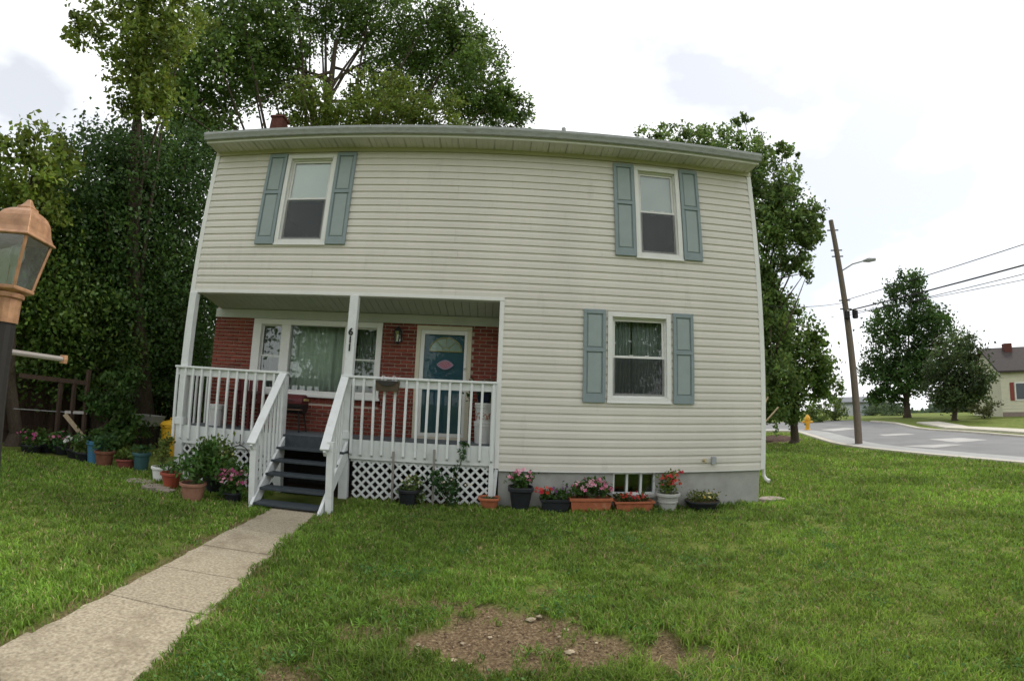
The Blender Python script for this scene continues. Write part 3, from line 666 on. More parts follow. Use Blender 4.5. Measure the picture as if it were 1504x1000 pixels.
def lattice(x0, x1, z0, z1, y):
    p = .147; wd = .036
    for sg, yy in ((1, y), (-1, y-.009)):
        lo = (x0-z1 if sg > 0 else x0+z0); hi = (x1-z0 if sg > 0 else x1+z1); c = lo+p*.5
        while c < hi:
            # line x = c + sg*z
            za = max(z0, (x0-c)/sg if sg > 0 else (c-x1)); zb = min(z1, (x1-c)/sg if sg > 0 else (c-x0))
            if zb-za > .05:
                MB().bar((c+sg*za, yy, za), (c+sg*zb, yy, zb), .008, wd, (0, 1, 0) if False else (-sg, 0, 1)).build('lattice_strip', PAINT, porch)
            c += p
lattice(3.2, 5.30, .03, .625, .005); lattice(.16, 1.9, .03, .625, .005)
MB().box(3.15, 5.31, .017, .03, .59, .634).build('lattice_rail', PAINT, porch); MB().box(.15, 1.9, .017, .03, .59, .634).build('lattice_rail', PAINT, porch)
m = MB(); m.add([(5.30, -.03, .0), (5.41, -.05, .0), (5.45, -.02, .58), (5.40, .0, .60), (5.30, -.012, .0), (5.41, -.032, .0), (5.45, -.002, .58), (5.40, .018, .60)], [(0, 1, 2, 3), (7, 6, 5, 4), (0, 4, 5, 1), (1, 5, 6, 2), (2, 6, 7, 3), (3, 7, 4, 0)])
m.build('skirt_end_board', PAINT, porch)
# front steps
steps = thing('front_steps', 'open wooden front steps with dark grey treads and white sloping handrails', 'steps', (2.64, -.6, 0))
SX0, SX1 = 2.13, 3.11
MB().box(2.03, 3.13, -.052, -.021, .755, ZF-.003).build('riser', STEP, steps)
MB().box(2.03, 3.13, -.10, -.0, ZF-.002, ZF+.03).build('nosing', STEP, steps, bevel=.006) if False else None
for k in range(5):
    zt = .755-.168*k; yf = -.075-.225*k
    xa, xb = 2.04+.03*k, 3.13-.012*k
    MB().box(xa, xb, yf-.225, yf+.03, zt-.036, zt).build('tread', STEP, steps, bevel=.006)
for xs_, xe in ((2.05, 2.13), (3.10, 3.12)):
    m = MB(); P = []
    for (x, y, z) in ((xs_, -.05, .90), (xs_, -.05, .62), (xe, -1.06, .0), (xe, -1.24, .0), (xe, -1.24, .03)): P += [(x, y, z)]
    V = [(x-.02, y, z) for x, y, z in P]+[(x+.02, y, z) for x, y, z in P]; n = len(P)
    m.add(V, [tuple(range(n-1, -1, -1)), tuple(range(n, 2*n))]+[(i, (i+1) % n, n+(i+1) % n, n+i) for i in range(n)])
    m.build('stringer', PAINT, steps)
for xt, xb, xp in ((1.975, 2.075, 2.075), (3.02, 3.145, 3.20)):
    A = Vector((xt, -.07, 1.90)); B = Vector((xb, -1.16, .86))
    MB().bar(A, B, .125, .036).build('handrail', PAINT, steps, bevel=.006)
    d = B-A; MB().bar(A+d*.04+Vector((0, 0, -.075)), B-d*.02+Vector((0, 0, -.075)), .036, .085).build('under_rail', PAINT, steps)
    MB().box(xp-.045, xp+.045, -1.10, -1.01, -.05, .80 if xp < 3 else .97).build('newel', PAINT, steps, bevel=.006)
    for i in range(1, 7):
        q = A+d*(i/7.2); MB().box(q.x-.017+.02, q.x+.017+.02, q.y-.017, q.y+.017, max(.02, q.z-1.06), q.z-.06).build('baluster', PAINT, steps)
for k, z in ((0, .2),):
    MB().bar((2.10, -.95, .06), (2.03, -.06, .80), .02, .09).build('side_board', PAINT, steps)

# ------------------------------------------------------------------ plants and pots
def foliage(parent, blobs, base, size, name='foliage', seed=1, hang=.1, var=.3, aspect=.5, clump=.3):
    rng = np.random.default_rng(seed); parts = []
    for c, r, n in blobs:
        P, f, cc = blob_points(c, r, n, rng, max(6, n//14), clump); P[:, 2] = np.maximum(P[:, 2], .01+rng.uniform(0, .03, len(P)))
        parts.append(leaf_arrays(P, size, base, rng, var, hang, aspect, f))
    return quadmesh(name, *join_arrays(parts)[:2], LEAF, parent, join_arrays(parts)[2]) if False else _fol(parts, name, parent)
def _fol(parts, name, parent, m=None):
    V, F, C = join_arrays(parts); return quadmesh(name, V, F, m or LEAF, parent, C)
def stems(parent, base, tops, r=.006, name='stem', m=None):
    mb = MB(); rr = random.Random(len(tops))
    for t in tops:
        a = Vector(base)+Vector((rr.uniform(-.04, .04), rr.uniform(-.04, .04), 0)); t = Vector(t); mid = (a+t)/2+Vector((rr.uniform(-.03, .03), rr.uniform(-.03, .03), .03)); mb.tube([a, mid, t], [r, r*.8, r*.5], 5)
    return mb.build(name, m or mat('stem_green', (.07, .09, .03), .8), parent)
def blossoms(parent, pts, colr, size, seed=1, name='blossom_cluster'):
    """five-petal flowers"""
    rng = np.random.default_rng(seed); parts = []
    for p in pts:
        nrm = rand_unit(1, rng)[0]; nrm[1] -= .9; nrm[2] += .5; nrm /= np.linalg.norm(nrm)
        u = np.cross(nrm, [0, 0, 1]); u /= np.linalg.norm(u); v = np.cross(nrm, u); s = size*rng.uniform(.75, 1.2); c = np.array(colr[rng.integers(0, len(colr))])
        V = []; F = []; C = []
        for k in range(5):
            a0 = 2*math.pi*k/5
            def q(an, r_, h): return p+(u*math.cos(an)+v*math.sin(an))*r_*s+nrm*h*s
            b = len(V); V += [p, q(a0-.5, .6, .12), q(a0, 1, .2), q(a0+.5, .6, .12)]; F.append([b, b+1, b+2, b+3]); cc = np.clip(c*rng.uniform(.8, 1.15), 0, 1); C += [cc*.8, cc, cc, cc]
        parts.append((np.array(V), np.array(F), np.array(C)))
    V, F, C = join_arrays(parts); o = quadmesh(name, V, F, PETAL, parent, C); o['kind'] = 'stuff'; return o
def pot_round(parent, c, r0, r1, h, m, lip=.02, n=24, sq=None, sx=1, sy=1, bands=False):
    pr = [(r0, 0), (r1*.93+r0*.07, h*.80)]
    if bands: pr = [(r0, 0), (r0*1.05, h*.1), (r0*.5+r1*.5, h*.42), (r0*.46+r1*.54+.008, h*.45), (r0*.4+r1*.6+.008, h*.52), (r0*.35+r1*.65, h*.55), (r1*.95, h*.82)]
    pr += [(r1+lip*.4, h*.82), (r1+lip, h*.84), (r1+lip, h*.97), (r1+lip*.8, h), (r1-.006, h), (r1-.012, h*.86)]
    MB().lathe(pr, c, n, sx, sy, sq).build('pot', m, parent, smooth=False)
    MB().lathe([(r1-.014, h*.80), (r1-.014, h*.88)], c, n, sx, sy, sq).build('soil', SOIL, parent)
def pot_box(parent, c, lx, ly, h, m, flare=.03, lip=.015):
    mb = MB(); x, y, z = c
    def ring(fx, fy, zz): return [(x-fx, y-fy, zz), (x+fx, y-fy, zz), (x+fx, y+fy, zz), (x-fx, y+fy, zz)]
    R = [ring(lx/2-flare, ly/2-flare*.6, z), ring(lx/2-flare*.25, ly/2-flare*.2, z+h*.78), ring(lx/2+lip, ly/2+lip, z+h*.80), ring(lx/2+lip, ly/2+lip, z+h), ring(lx/2-.005, ly/2-.005, z+h), ring(lx/2-.01, ly/2-.01, z+h*.85)]
    V = [p for r in R for p in r]; F = [(3, 2, 1, 0)]
    for i in range(len(R)-1):
        for k in range(4): F.append((4*i+k, 4*i+(k+1) % 4, 4*i+4+(k+1) % 4, 4*i+4+k))
    e = 4*(len(R)-1); F.append((e, e+1, e+2, e+3)); mb.add(V, F).build('pot', m, parent, bevel=.004)
    MB().box(x-lx/2+.012, x+lx/2-.012, y-ly/2+.012, y+ly/2-.012, z+h*.85, z+h*.9).build('soil', SOIL, parent)
G1, G2, G3, G4 = (.07, .15, .03), (.11, .17, .035), (.045, .11, .03), (.16, .21, .05)
PINK = [(.80, .30, .42), (.85, .45, .55), (.75, .22, .36)]; RED = [(.65, .05, .03), (.75, .12, .06), (.55, .03, .06)]; MAG = [(.50, .06, .24), (.62, .12, .30)]
def fpts(c, r, n, seed):
    rng = np.random.default_rng(seed); d = rand_unit(n, rng); d[:, 2] = np.abs(d[:, 2])*.9; d[:, 1] = -np.abs(d[:, 1]); return np.array(c)+d*np.array(r)*rng.uniform(.85, 1.1, (n, 1))
YP = -.17
def potted(name, label, kind, x, y, dims, m, blobs, base, leaf, flowers=None, seed=1, cat='flower pot', bands=False, sq=None):
    t = thing(name, label, cat, (x, y, 0))
    if kind == 'round': pot_round(t, (x, y, 0), dims[0], dims[1], dims[2], m, bands=bands, sq=sq)
    else: pot_box(t, (x, y, 0), dims[0], dims[1], dims[2], m)
    h = dims[2]; bl = [((x+a, y+b, h+c), r, n) for (a, b, c), r, n in blobs]
    stems(t, (x, y, h*.85), [tuple(np.array(b[0])+np.array((.3*random.uniform(-1, 1)*b[1][0], 0, 0))) for b in bl for _ in range(5)])
    foliage(t, bl, base, leaf, seed=seed)
    if flowers:
        for j, (c, r, n, colr, s) in enumerate(flowers): blossoms(t, fpts((x+c[0], y+c[1], h+c[2]), r, n, seed+j), colr, s, seed+j)
    return t
def X(px, Y=YP): return aty(px, 742, Y)[0]
potted('flower_pot', 'low empty terracotta pot beside the lattice end board', 'round', X(718), YP, (.10, .145, .19), TERRA, [((0, 0, -.01), (.09, .09, .02), 14)], G1, .05, None, 3, sq=4)
potted('flower_pot', 'tall black square pot of pink flowers against the foundation', 'round', X(764), YP+.02, (.115, .17, .36), BLACKP, [((0, 0, .08), (.16, .13, .12), 170), ((-.1, -.03, .14), (.08, .08, .08), 50), ((.1, -.02, .15), (.08, .08, .08), 50)], G1, .075, [((0, 0, .12), (.19, .14, .16), 20, PINK, .035)], 4, sq=5)
potted('flower_box', 'black trough of red and purple petunias beside terracotta box', 'box', X(815), YP, (.42, .2, .19), BLACKP, [((-.12, 0, .07), (.13, .11, .09), 150), ((.1, 0, .08), (.14, .11, .10), 170)], G1, .06, [((-.17, 0, .10), (.13, .12, .09), 12, RED, .035), ((.1, 0, .10), (.16, .12, .13), 10, [(.16, .05, .20), (.25, .08, .25)], .028)], 5, 'flower box')
potted('flower_box', 'long terracotta box overflowing with pink vinca flowers', 'box', X(866), YP-.02, (.63, .22, .22), TERRA, [((-.15, 0, .10), (.16, .12, .12), 220), ((.08, 0, .14), (.17, .13, .15), 260), ((.22, 0, .08), (.12, .11, .10), 120)], G1, .075, [((.02, 0, .12), (.28, .15, .19), 44, PINK+[(.9, .6, .65)], .038)], 6, 'flower box')
potted('flower_box', 'low terracotta box of red begonias under the basement window', 'box', X(930), YP, (.60, .2, .16), TERRA, [((-.08, 0, .05), (.2, .11, .07), 260), ((.15, 0, .05), (.13, .11, .08), 140)], (.10, .12, .03), .055, [((.03, 0, .05), (.24, .12, .09), 34, RED, .024)], 7, 'flower box')
potted('flower_pot', 'pale grey urn of bright red flowers beside the basement window', 'round', X(981), YP+.02, (.125, .175, .27), GREYP, [((0, 0, .12), (.15, .13, .15), 240), ((.02, 0, .24), (.10, .10, .08), 70)], G2, .06, [((0, 0, .14), (.18, .14, .20), 34, RED, .03), ((.2, 0, .31), (.04, .03, .02), 4, RED, .03)], 8, bands=True)
potted('flower_pot', 'wide black bowl of trailing yellow flowers near the tap', 'round', X(1031), YP, (.2, .26, .14), BLACKP, [((-.06, 0, .06), (.22, .16, .09), 330), ((.14, 0, .04), (.16, .14, .07), 200)], (.12, .16, .03), .04, [((.05, 0, .05), (.25, .15, .09), 14, [(.75, .55, .08), (.8, .72, .3)], .022)], 9)
# black pot with a sprawling rose and a thin climbing shoot in front of the lattice
x = X(600, -.2)
t = potted('flower_pot', 'black pot of pale yellow flowers against the lattice skirt', 'round', x, -.2, (.12, .16, .26), BLACKP, [((.06, 0, .06), (.17, .13, .12), 190), ((.14, -.03, -.05), (.13, .1, .12), 120)], (.11, .16, .04), .07, [((.04, 0, .08), (.18, .13, .12), 14, [(.75, .70, .35), (.8, .75, .55)], .022)], 10)
x = X(662, -.16); t = thing('rose_bush', 'sprawling green rose bush with a thin tall shoot before the lattice', 'bush', (x, -.16, 0))
tops = [(x-.28, -.2, .48), (x-.15, -.18, .42), (x, -.2, .45), (x+.12, -.2, .30), (x+.05, -.15, .62), (x+.16, -.15, .80), (x+.22, -.14, 1.0), (x+.18, -.14, .95)]
stems(t, (x, -.16, 0), tops, .006); foliage(t, [((x-.27, -.2, .46), (.14, .1, .10), 70), ((x-.12, -.2, .36), (.2, .12, .13), 150), ((x+.06, -.2, .30), (.16, .12, .16), 120), ((x, -.2, .14), (.1, .1, .13), 50), ((x+.05, -.16, .58), (.06, .05, .10), 26), ((x+.16, -.15, .80), (.06, .05, .12), 34), ((x+.20, -.14, .97), (.10, .05, .05), 26)], G3, .062, seed=11)
blossoms(t, fpts((x+.05, -.16, .36), (.25, .14, .12), 8, 3), [(.75, .68, .5)], .02, 3)
# left of the steps
def gx(px, py): g = gp(px, py); return g[0], g[1]
x, y = gx(283, 733); potted('flower_pot', 'wide clay pot of bushy green plants left of the steps', 'round', x, y, (.13, .17, .24), mat('dusty_terracotta', (.30, .15, .10), .85, .15, 12), [((0, .05, .22), (.26, .22, .20), 420), ((.25, .1, .30), (.26, .2, .2), 380), ((.1, .12, .46), (.17, .14, .14), 200)], G1, .085, None, 12)
x, y = gx(303, 724); potted('flower_pot', 'black pot of bushy shrub between clay pot and pink impatiens', 'round', x+.06, y+.12, (.11, .15, .26), BLACKP, [((.02, 0, .35), (.25, .2, .22), 330), ((.16, 0, .22), (.2, .16, .2), 260)], G2, .08, [((.05, -.05, .3), (.3, .2, .25), 10, [(.75, .7, .3)], .022)], 13)
x, y = gx(340, 738); potted('flower_pot', 'small dark pot of magenta flowers against the steps lattice', 'round', x-.03, y+.08, (.10, .13, .14), BLACKP, [((0, 0, .14), (.26, .15, .16), 420), ((.1, .03, .28), (.15, .12, .12), 160), ((-.12, -.04, .02), (.14, .12, .1), 130)], G1, .065, [((0, -.02, .14), (.30, .18, .22), 56, MAG+PINK, .03)], 14)
x, y = gx(251, 716); potted('flower_pot', 'red-orange pot with trailing leaves behind the clay pot', 'round', x, y, (.10, .15, .24), mat('orange_pot', (.33, .075, .045), .5, .1, 8), [((0, 0, .08), (.14, .12, .08), 110)], G1, .06, None, 15)
x, y = gx(236, 706); potted('flower_pot', 'white bucket pot of tall yellow-green plant by the yellow bin', 'round', x, y, (.12, .145, .24), WHITEP, [((0, 0, .22), (.16, .14, .2), 240), ((.05, 0, .42), (.13, .1, .12), 130)], G4, .07, None, 16)
# stepping stones
pv = thing('stepping_stones', None, None, (0, 0, 0)); pv['kind'] = 'structure'
for px, py, r in ((205, 708, .24), (228, 716, .22), (244, 722, .16)):
    g = gp(px, py); P = [(g[0]+r*(1+.2*random.uniform(-1, 1))*math.cos(a), g[1]+r*.8*(1+.2*random.uniform(-1, 1))*math.sin(a)) for a in np.linspace(0, 6.28, 9)[:-1]]
    MB().prism(P, -.03, .035, 'z').build('stone', mat('flagstone', (.30, .25, .21), .9, .2, 10, .3, 40), pv, bevel=.01)
g = gp(1132, 735); P = [(g[0]+.26*(1+.2*random.uniform(-1, 1))*math.cos(a), g[1]+.16*(1+.2*random.uniform(-1, 1))*math.sin(a)) for a in np.linspace(0, 6.28, 11)[:-1]]
tag(MB().prism(P, -.03, .05, 'z').build('splash_stone', mat('splash_stone', (.30, .25, .22), .9, .25, 12, .4, 40), bevel=.015), 'flat rough stone in the grass under the downspout', 'stone')
# iron plant hook in front of left lattice
hk = thing('garden_hook', 'black wrought iron arched plant hook before the lattice left of steps', 'garden hook', (1.27, -.16, 0))
zc = aty(352, 668, -.16)[2]; xc = aty(352, 660, -.16)[0]; m = MB()
m.tube([(xc+.17*math.cos(a), -.16, zc+.15*math.sin(a)) for a in np.linspace(0, math.pi, 15)], .008, 6); m.build('arch', BLACKM, hk)
for s in (-1, 1): MB().tube([(xc+.17*s, -.16, zc), (xc+.17*s, -.16, -.1)], .008, 6).build('leg', BLACKM, hk)
MB().tube([(xc, -.16, zc+.15), (xc, -.16, zc+.33)], .010, 6).build('finial_rod', BLACKM, hk)
for s in (-1, 1):
    MB().tube([(xc+s*(.06+.045*math.cos(a)*(1-a/9)), -.16, zc+.20+.04*math.sin(a)*(1-a/9)) for a in np.linspace(math.pi, math.pi+5.5, 16)], .005, 5).build('scroll', BLACKM, hk)
# stakes in front of the lattice
for px, py0, py1, lb in ((578, 663, 688, 'short grey wooden stake before the lattice beside the black pot'), (638, 660, 686, 'short grey wooden stake before the lattice behind the rose bush')):
    a = aty(px, py0, -.115); tag(MB().box(a[0]-.016, a[0]+.016, -.128, -.10, -.1, a[2]).build('garden_stake', mat('grey_stake', (.24, .23, .20), .85, .15, 20)), lb, 'stake')
# rail planter
rp = thing('rail_planter', 'brown envelope-shaped planter box hung on the porch railing', 'planter', (3.72, -.13, 1.7))
BR = mat('brown_planter', (.085, .065, .04), .6, .15, 10)
m = MB(); m.add([(3.56, -.20, 1.70), (3.89, -.20, 1.70), (3.91, -.22, 1.86), (3.545, -.22, 1.86), (3.56, -.107, 1.70), (3.89, -.107, 1.70), (3.91, -.107, 1.86), (3.545, -.107, 1.86)], [(0, 1, 2, 3), (7, 6, 5, 4), (0, 4, 5, 1), (1, 5, 6, 2), (2, 6, 7, 3), (3, 7, 4, 0)]); m.build('box', BR, rp, bevel=.006)
m = MB(); m.prism([(3.548, 1.858), (3.905, 1.858), (3.82, 1.80), (3.727, 1.775), (3.635, 1.80)], -.229, -.222, 'y'); m.build('flap', mat('dark_flap', (.03, .028, .025), .6), rp)
for xx in (3.63, 3.80): MB().tube([(xx, -.15, 1.85), (xx, -.14, 1.935), (xx, -.06, 1.94), (xx, .05, 1.935), (xx, .055, 1.86)], .006, 6).build('hanger', WHITEP, rp)

# ------------------------------------------------------------------ things on the porch
def bucket(label, x, y, z, r0, r1, h, print_=False):
    t = thing('bucket', label, 'bucket', (x, y, z))
    bm = WHITEP
    if print_:
        bm = bpy.data.materials.get('printed_bucket')
        if not bm:
            bm = WHITEP.copy(); bm.name = 'printed_bucket'; tt = bm.node_tree; b = tt.nodes['Principled BSDF']; src = b.inputs['Base Color'].links[0].from_socket
            gg = tt.nodes.new('ShaderNodeNewGeometry'); sp = tt.nodes.new('ShaderNodeSeparateXYZ'); tt.links.new(gg.outputs['Position'], sp.inputs[0])
            nn = tt.nodes.new('ShaderNodeTexNoise'); nn.inputs['Scale'].default_value = 34; nn.inputs['Detail'].default_value = 3; tt.links.new(gg.outputs['Position'], nn.inputs['Vector'])
            def cmp(sock, op, v):
                q = tt.nodes.new('ShaderNodeMath'); q.operation = op; tt.links.new(sock, q.inputs[0]); q.inputs[1].default_value = v; return q.outputs[0]
            def mul(a, b_):
                q = tt.nodes.new('ShaderNodeMath'); q.operation = 'MULTIPLY'; tt.links.new(a, q.inputs[0]); tt.links.new(b_, q.inputs[1]); return q.outputs[0]
            f = mul(mul(cmp(sp.outputs['Z'], 'GREATER_THAN', z+.09), cmp(sp.outputs['Z'], 'LESS_THAN', z+.20)), cmp(nn.outputs['Fac'], 'GREATER_THAN', .52))
            mm = tt.nodes.new('ShaderNodeMix'); mm.data_type = 'RGBA'; mm.inputs[7].default_value = (.42, .19, .12, 1); tt.links.new(f, mm.inputs[0]); tt.links.new(src, mm.inputs[6]); tt.links.new(mm.outputs[2], b.inputs['Base Color'])
    MB().lathe([(r0, 0), (r0*.2+r1*.8, h*.78), (r1+.006, h*.78), (r1+.008, h*.81), (r1, h*.82), (r1, h*.9), (r1+.007, h*.9), (r1+.007, h*.93), (r1+.002, h), (r1-.006, h), (r1-.01, h*.9)], (x, y, z), 26).build('body', bm, t)
    MB().tube([(x+r1*math.cos(a), y-.02-abs(math.sin(a))*.03, z+h*.82-.16*math.sin(a)) for a in np.linspace(0, math.pi, 14)], .004, 5).build('bail', BLACKM, t)
    return t
bxx = 5.19
bucket('lower white bucket of a stack on the porch behind right railing', bxx, .55, ZF, .135, .155, .36)
bucket('white bucket with faded red print on top of the bucket stack', bxx, .55, ZF+.30, .125, .15, .36, True)
bucket('white bucket on the porch behind left railing near corner post', .42, .5, ZF, .13, .15, .37)
t = thing('potted_plant', 'leafy trailing plant in dark blue pot on the stacked buckets', 'potted plant', (bxx, .55, ZF+.66))
MB().lathe([(.10, ZF+.66), (.14, ZF+.83), (.15, ZF+.84), (.15, ZF+.86), (.13, ZF+.86)], (bxx, .55, 0), 20).build('pot', mat('navy_pot', (.012, .018, .05), .4, .1, 9), t)
foliage(t, [((bxx, .52, ZF+.92), (.22, .16, .10), 190), ((bxx-.22, .5, ZF+.82), (.08, .08, .16), 70), ((bxx+.1, .48, ZF+.84), (.1, .08, .14), 60)], G1, .085, seed=31)
# kettle-barrel grill
gr = thing('charcoal_grill', 'maroon barrel charcoal grill standing on the porch under picture window', 'grill', (1.8, .62, ZF))
gxm, gy, gz = float(aty(428, 590, .62)[0]), .62, 1.41
def half(a0, a1, r, x0, x1, n=12):
    P = [(gy+r*math.cos(a), gz+r*math.sin(a)) for a in np.linspace(a0, a1, n)]; return MB().prism(P, x0, x1, 'x')
half(0, math.pi, .17, gxm-.26, gxm+.26).build('lid', MAROON, gr, bevel=.012); half(math.pi, 2*math.pi, .165, gxm-.255, gxm+.255).build('firebox', mat('black_enamel', (.02, .018, .018), .5), gr, bevel=.01)
MB().tube([(gxm-.1, gy-.17, gz+.06), (gxm-.1, gy-.21, gz+.06), (gxm+.1, gy-.21, gz+.06), (gxm+.1, gy-.17, gz+.06)], .008, 6).build('handle', BLACKM, gr)
MB().box(gxm-.30, gxm+.30, gy-.30, gy-.19, gz-.10, gz-.08).build('front_shelf', mat('shelf_wood', (.16, .09, .06), .7), gr)
for sx in (-1, 1):
    for sy in (-1, 1): MB().tube([(gxm+sx*.19, gy+sy*.10, gz-.10), (gxm+sx*.24, gy+sy*.16, ZF)], .014, 6).build('leg', BLACKM, gr)
MB().box(gxm+.255, gxm+.29, gy-.08, gy+.08, gz+.06, gz+.10).build('side_vent', BRASS, gr)
# dark red chair behind the left railing
ch = thing('porch_chair', 'dark red wooden chair on the porch behind left railing', 'chair', (.95, .55, ZF)); cx, cyy = .95, .55
MB().box(cx-.24, cx+.24, cyy-.24, cyy+.22, ZF+.40, ZF+.44).build('seat', MAROON, ch, bevel=.008)
for sx in (-1, 1):
    MB().box(cx+sx*.22-.02, cx+sx*.22+.02, cyy-.22, cyy-.18, ZF, ZF+.62).build('leg', MAROON, ch); MB().box(cx+sx*.22-.02, cx+sx*.22+.02, cyy+.18, cyy+.22, ZF, ZF+.86).build('leg', MAROON, ch)
    MB().box(cx+sx*.22-.03, cx+sx*.22+.03, cyy-.26, cyy+.2, ZF+.62, ZF+.645).build('arm_rest', MAROON, ch)
for k in range(5): MB().box(cx-.19+k*.085, cx-.13+k*.085, cyy+.19, cyy+.208, ZF+.45, ZF+.84).build('back_slat', MAROON, ch)

# ------------------------------------------------------------------ lamp post by the walk
LX, LY = 3.695, -6.0
lp = thing('lamp_post', 'copper roofed lantern on black post beside the concrete walk', 'lamp post', (LX, LY, 0))
ZB = 1.812
MB().tube([(LX, LY, -.2), (LX, LY, ZB-.09)], .038, 14).build('post', mat('black_post', (.025, .022, .02), .5, .2, 8), lp, smooth=False)
MB().lathe([(.043, ZB-.10), (.043, ZB-.02), (.05, ZB-.015), (.05, ZB)], (LX, LY, 0), 14).build('collar', COPPER, lp)
def sqlathe(pr, a0=.30): 
    m = MB(); b = 0
    V = []; F = []
    for r, z in pr:
        for k in range(4): an = a0+math.pi/4+k*math.pi/2; V.append((LX+r*1.414*math.cos(an), LY+r*1.414*math.sin(an), z))
    for i in range(len(pr)-1):
        for k in range(4): F.append((4*i+k, 4*i+(k+1) % 4, 4*i+4+(k+1) % 4, 4*i+4+k))
    F.append((3, 2, 1, 0)); e = 4*(len(pr)-1); F.append((e, e+1, e+2, e+3)); return m.add(V, F), V
m, _ = sqlathe([(.038, ZB), (.056, ZB+.010), (.056, ZB+.020), (.048, ZB+.024)]); m.build('base_tray', COPPER, lp, bevel=.002)
zr = ZB+.188
m, _ = sqlathe([(.084, zr), (.086, zr+.005), (.077, zr+.014), (.070, zr+.032), (.066, zr+.055), (.061, zr+.075), (.052, zr+.092), (.038, zr+.104), (.026, zr+.110), (.026, zr+.118), (.019, zr+.121), (.012, zr+.133), (.006, zr+.148)]); m.build('roof', COPPER, lp, bevel=.002)
for k in range(4):
    an = .30+math.pi/4+k*math.pi/2; a = (LX+.050*1.414*math.cos(an), LY+.050*1.414*math.sin(an), ZB+.022); b = (LX+.072*1.414*math.cos(an), LY+.072*1.414*math.sin(an), zr)
    MB().tube([a, b], .006, 6).build('corner_bar', COPPER, lp)
    a2 = .30+math.pi/4+(k+1)*math.pi/2; c = (LX+.072*1.414*math.cos(a2), LY+.072*1.414*math.sin(a2), zr); d = (LX+.050*1.414*math.cos(a2), LY+.050*1.414*math.sin(a2), ZB+.022)
    MB().add([a, d, c, b], [(0, 1, 2, 3)]).build('glass_panel', glassmat('lamp_pane', .12, (.62, .68, .66), .12), lp)
MB().tube([(LX, LY, ZB+.02), (LX, LY, ZB+.09)], .014, 10).build('socket', WHITEP, lp)
MB().lathe([(.012, ZB+.09), (.026, ZB+.13), (.022, ZB+.16), (.004, ZB+.178)], (LX, LY, 0), 12).build('bulb', WHITEP, lp, smooth=False)
q = tp(93, 532, 2.25); MB().tube([(LX, LY, 1.618), (q[0], q[1], 1.618)], .010, 8).build('ladder_rest', mat('rest_grey', (.30, .27, .25), .45, .1, 9), lp)
MB().lathe([(.014, -.016), (.016, 0), (.014, .016)], (q[0], q[1], 1.618), 10).build('rest_cap', COPPER, lp)

# ------------------------------------------------------------------ left yard: fence, gate frame, bin, tubs
def fence_line(x0, y0, x1, y1, h, label):
    t = thing('wooden_fence', label, 'fence', (x0, y0, 0)); L_ = math.hypot(x1-x0, y1-y0); ux, uy = (x1-x0)/L_, (y1-y0)/L_; s = 0; i = 0
    while s < L_:
        hh = h+random.uniform(-.02, .02); a = (x0+ux*(s+.07), y0+uy*(s+.07)); lean = random.uniform(-.012, .012)
        MB().bar((a[0], a[1], .04), (a[0]+ux*lean, a[1]+uy*lean, hh), .135, .02, (uy, -ux, 0)).build('fence_board', WOODF, t); s += .148
    for z in (.35, h-.3): MB().bar((x0-uy*.035, y0+ux*.035, z), (x1-uy*.035, y1+ux*.035, z), .04, .09).build('fence_rail', WOODF, t)
    for k in range(int(L_/2.2)+1): a = (x0+ux*2.2*k-uy*.08, y0+uy*2.2*k+ux*.08); MB().box(a[0]-.045, a[0]+.045, a[1]-.045, a[1]+.045, -.2, h+.06).build('fence_post', WOODF, t)
    return t
fence_line(-5.6, 4.2, -4.9, -2.6, 1.55, 'dark weathered board fence under the trees left of the house')
fence_line(-5.5, 4.4, -.4, 7.2, 1.5, 'dark board fence running behind the side yard to the house')
gt = thing('gate_frame', 'weathered timber gate frame with pale diagonal brace before the fence', 'gate', (-4.0, .9, 0))
def gpt(px, py, d): q = tp(px, py, d); return (q[0], q[1], q[2])
D_ = 12.2
for px in (90, 110, 129): a = gpt(px, 560, D_); MB().box(a[0]-.035, a[0]+.035, a[1]-.035, a[1]+.035, -.1, a[2]+(.25 if px == 129 else .05)).build('upright', WOODF, gt)
MB().bar(gpt(28, 551, D_), gpt(131, 563, D_), .05, .09).build('top_rail', WOODF, gt); MB().bar(gpt(95, 605, D_), gpt(128, 606, D_), .05, .06).build('latch_rail', mat('pale_grey_wood', (.45, .42, .40), .8, .15, 9), gt)
MB().bar(gpt(95, 608, D_-.1), gpt(126, 646, D_-.1), .04, .09).build('brace', PALEW, gt)
MB().tube([gpt(20, 600, D_), gpt(95, 605, D_)], .008, 5).build('cable', mat('grey_cable', (.3, .3, .3), .6), gt)
def tub(name, label, px, py, r0, r1, h, m, base=None, cat='tub', seed=50, leaf=.09, fl=None, up=.15, n=180):
    g = gp(px, py); t = thing(name, label, cat, (g[0], g[1], 0)); pot_round(t, (g[0], g[1], 0), r0, r1, h, m)
    if base: foliage(t, [((g[0], g[1], h+up*.6), (r1*1.3, r1*1.3, up), n)], base, leaf, seed=seed)
    if fl: blossoms(t, fpts((g[0], g[1], h+up*.7), (r1*1.3, r1*1.3, up), 14, seed), fl, .04, seed)
    return t
tub('flower_pot', 'tall blue tub beside the gate frame', 140, 680, .14, .16, .42, BLUEP, G3, 'tub', 51, n=60, up=.06)
tub('flower_pot', 'brown clay pot right of the tall blue tub', 153, 684, .13, .17, .28, mat('dull_clay', (.18, .075, .045), .85, .2, 10), G3, 'flower pot', 52, up=.2)
tub('flower_pot', 'teal and black bucket pot by the stepping stones', 207, 690, .12, .15, .32, mat('teal_plastic', (.04, .10, .105), .5, .1, 8), G3, 'flower pot', 53, up=.1, n=70)
tub('flower_pot', 'low red pot with trailing leaves near the stepping stones', 184, 688, .13, .17, .18, mat('dull_red', (.22, .06, .05), .7), G2, 'flower pot', 54, up=.1)
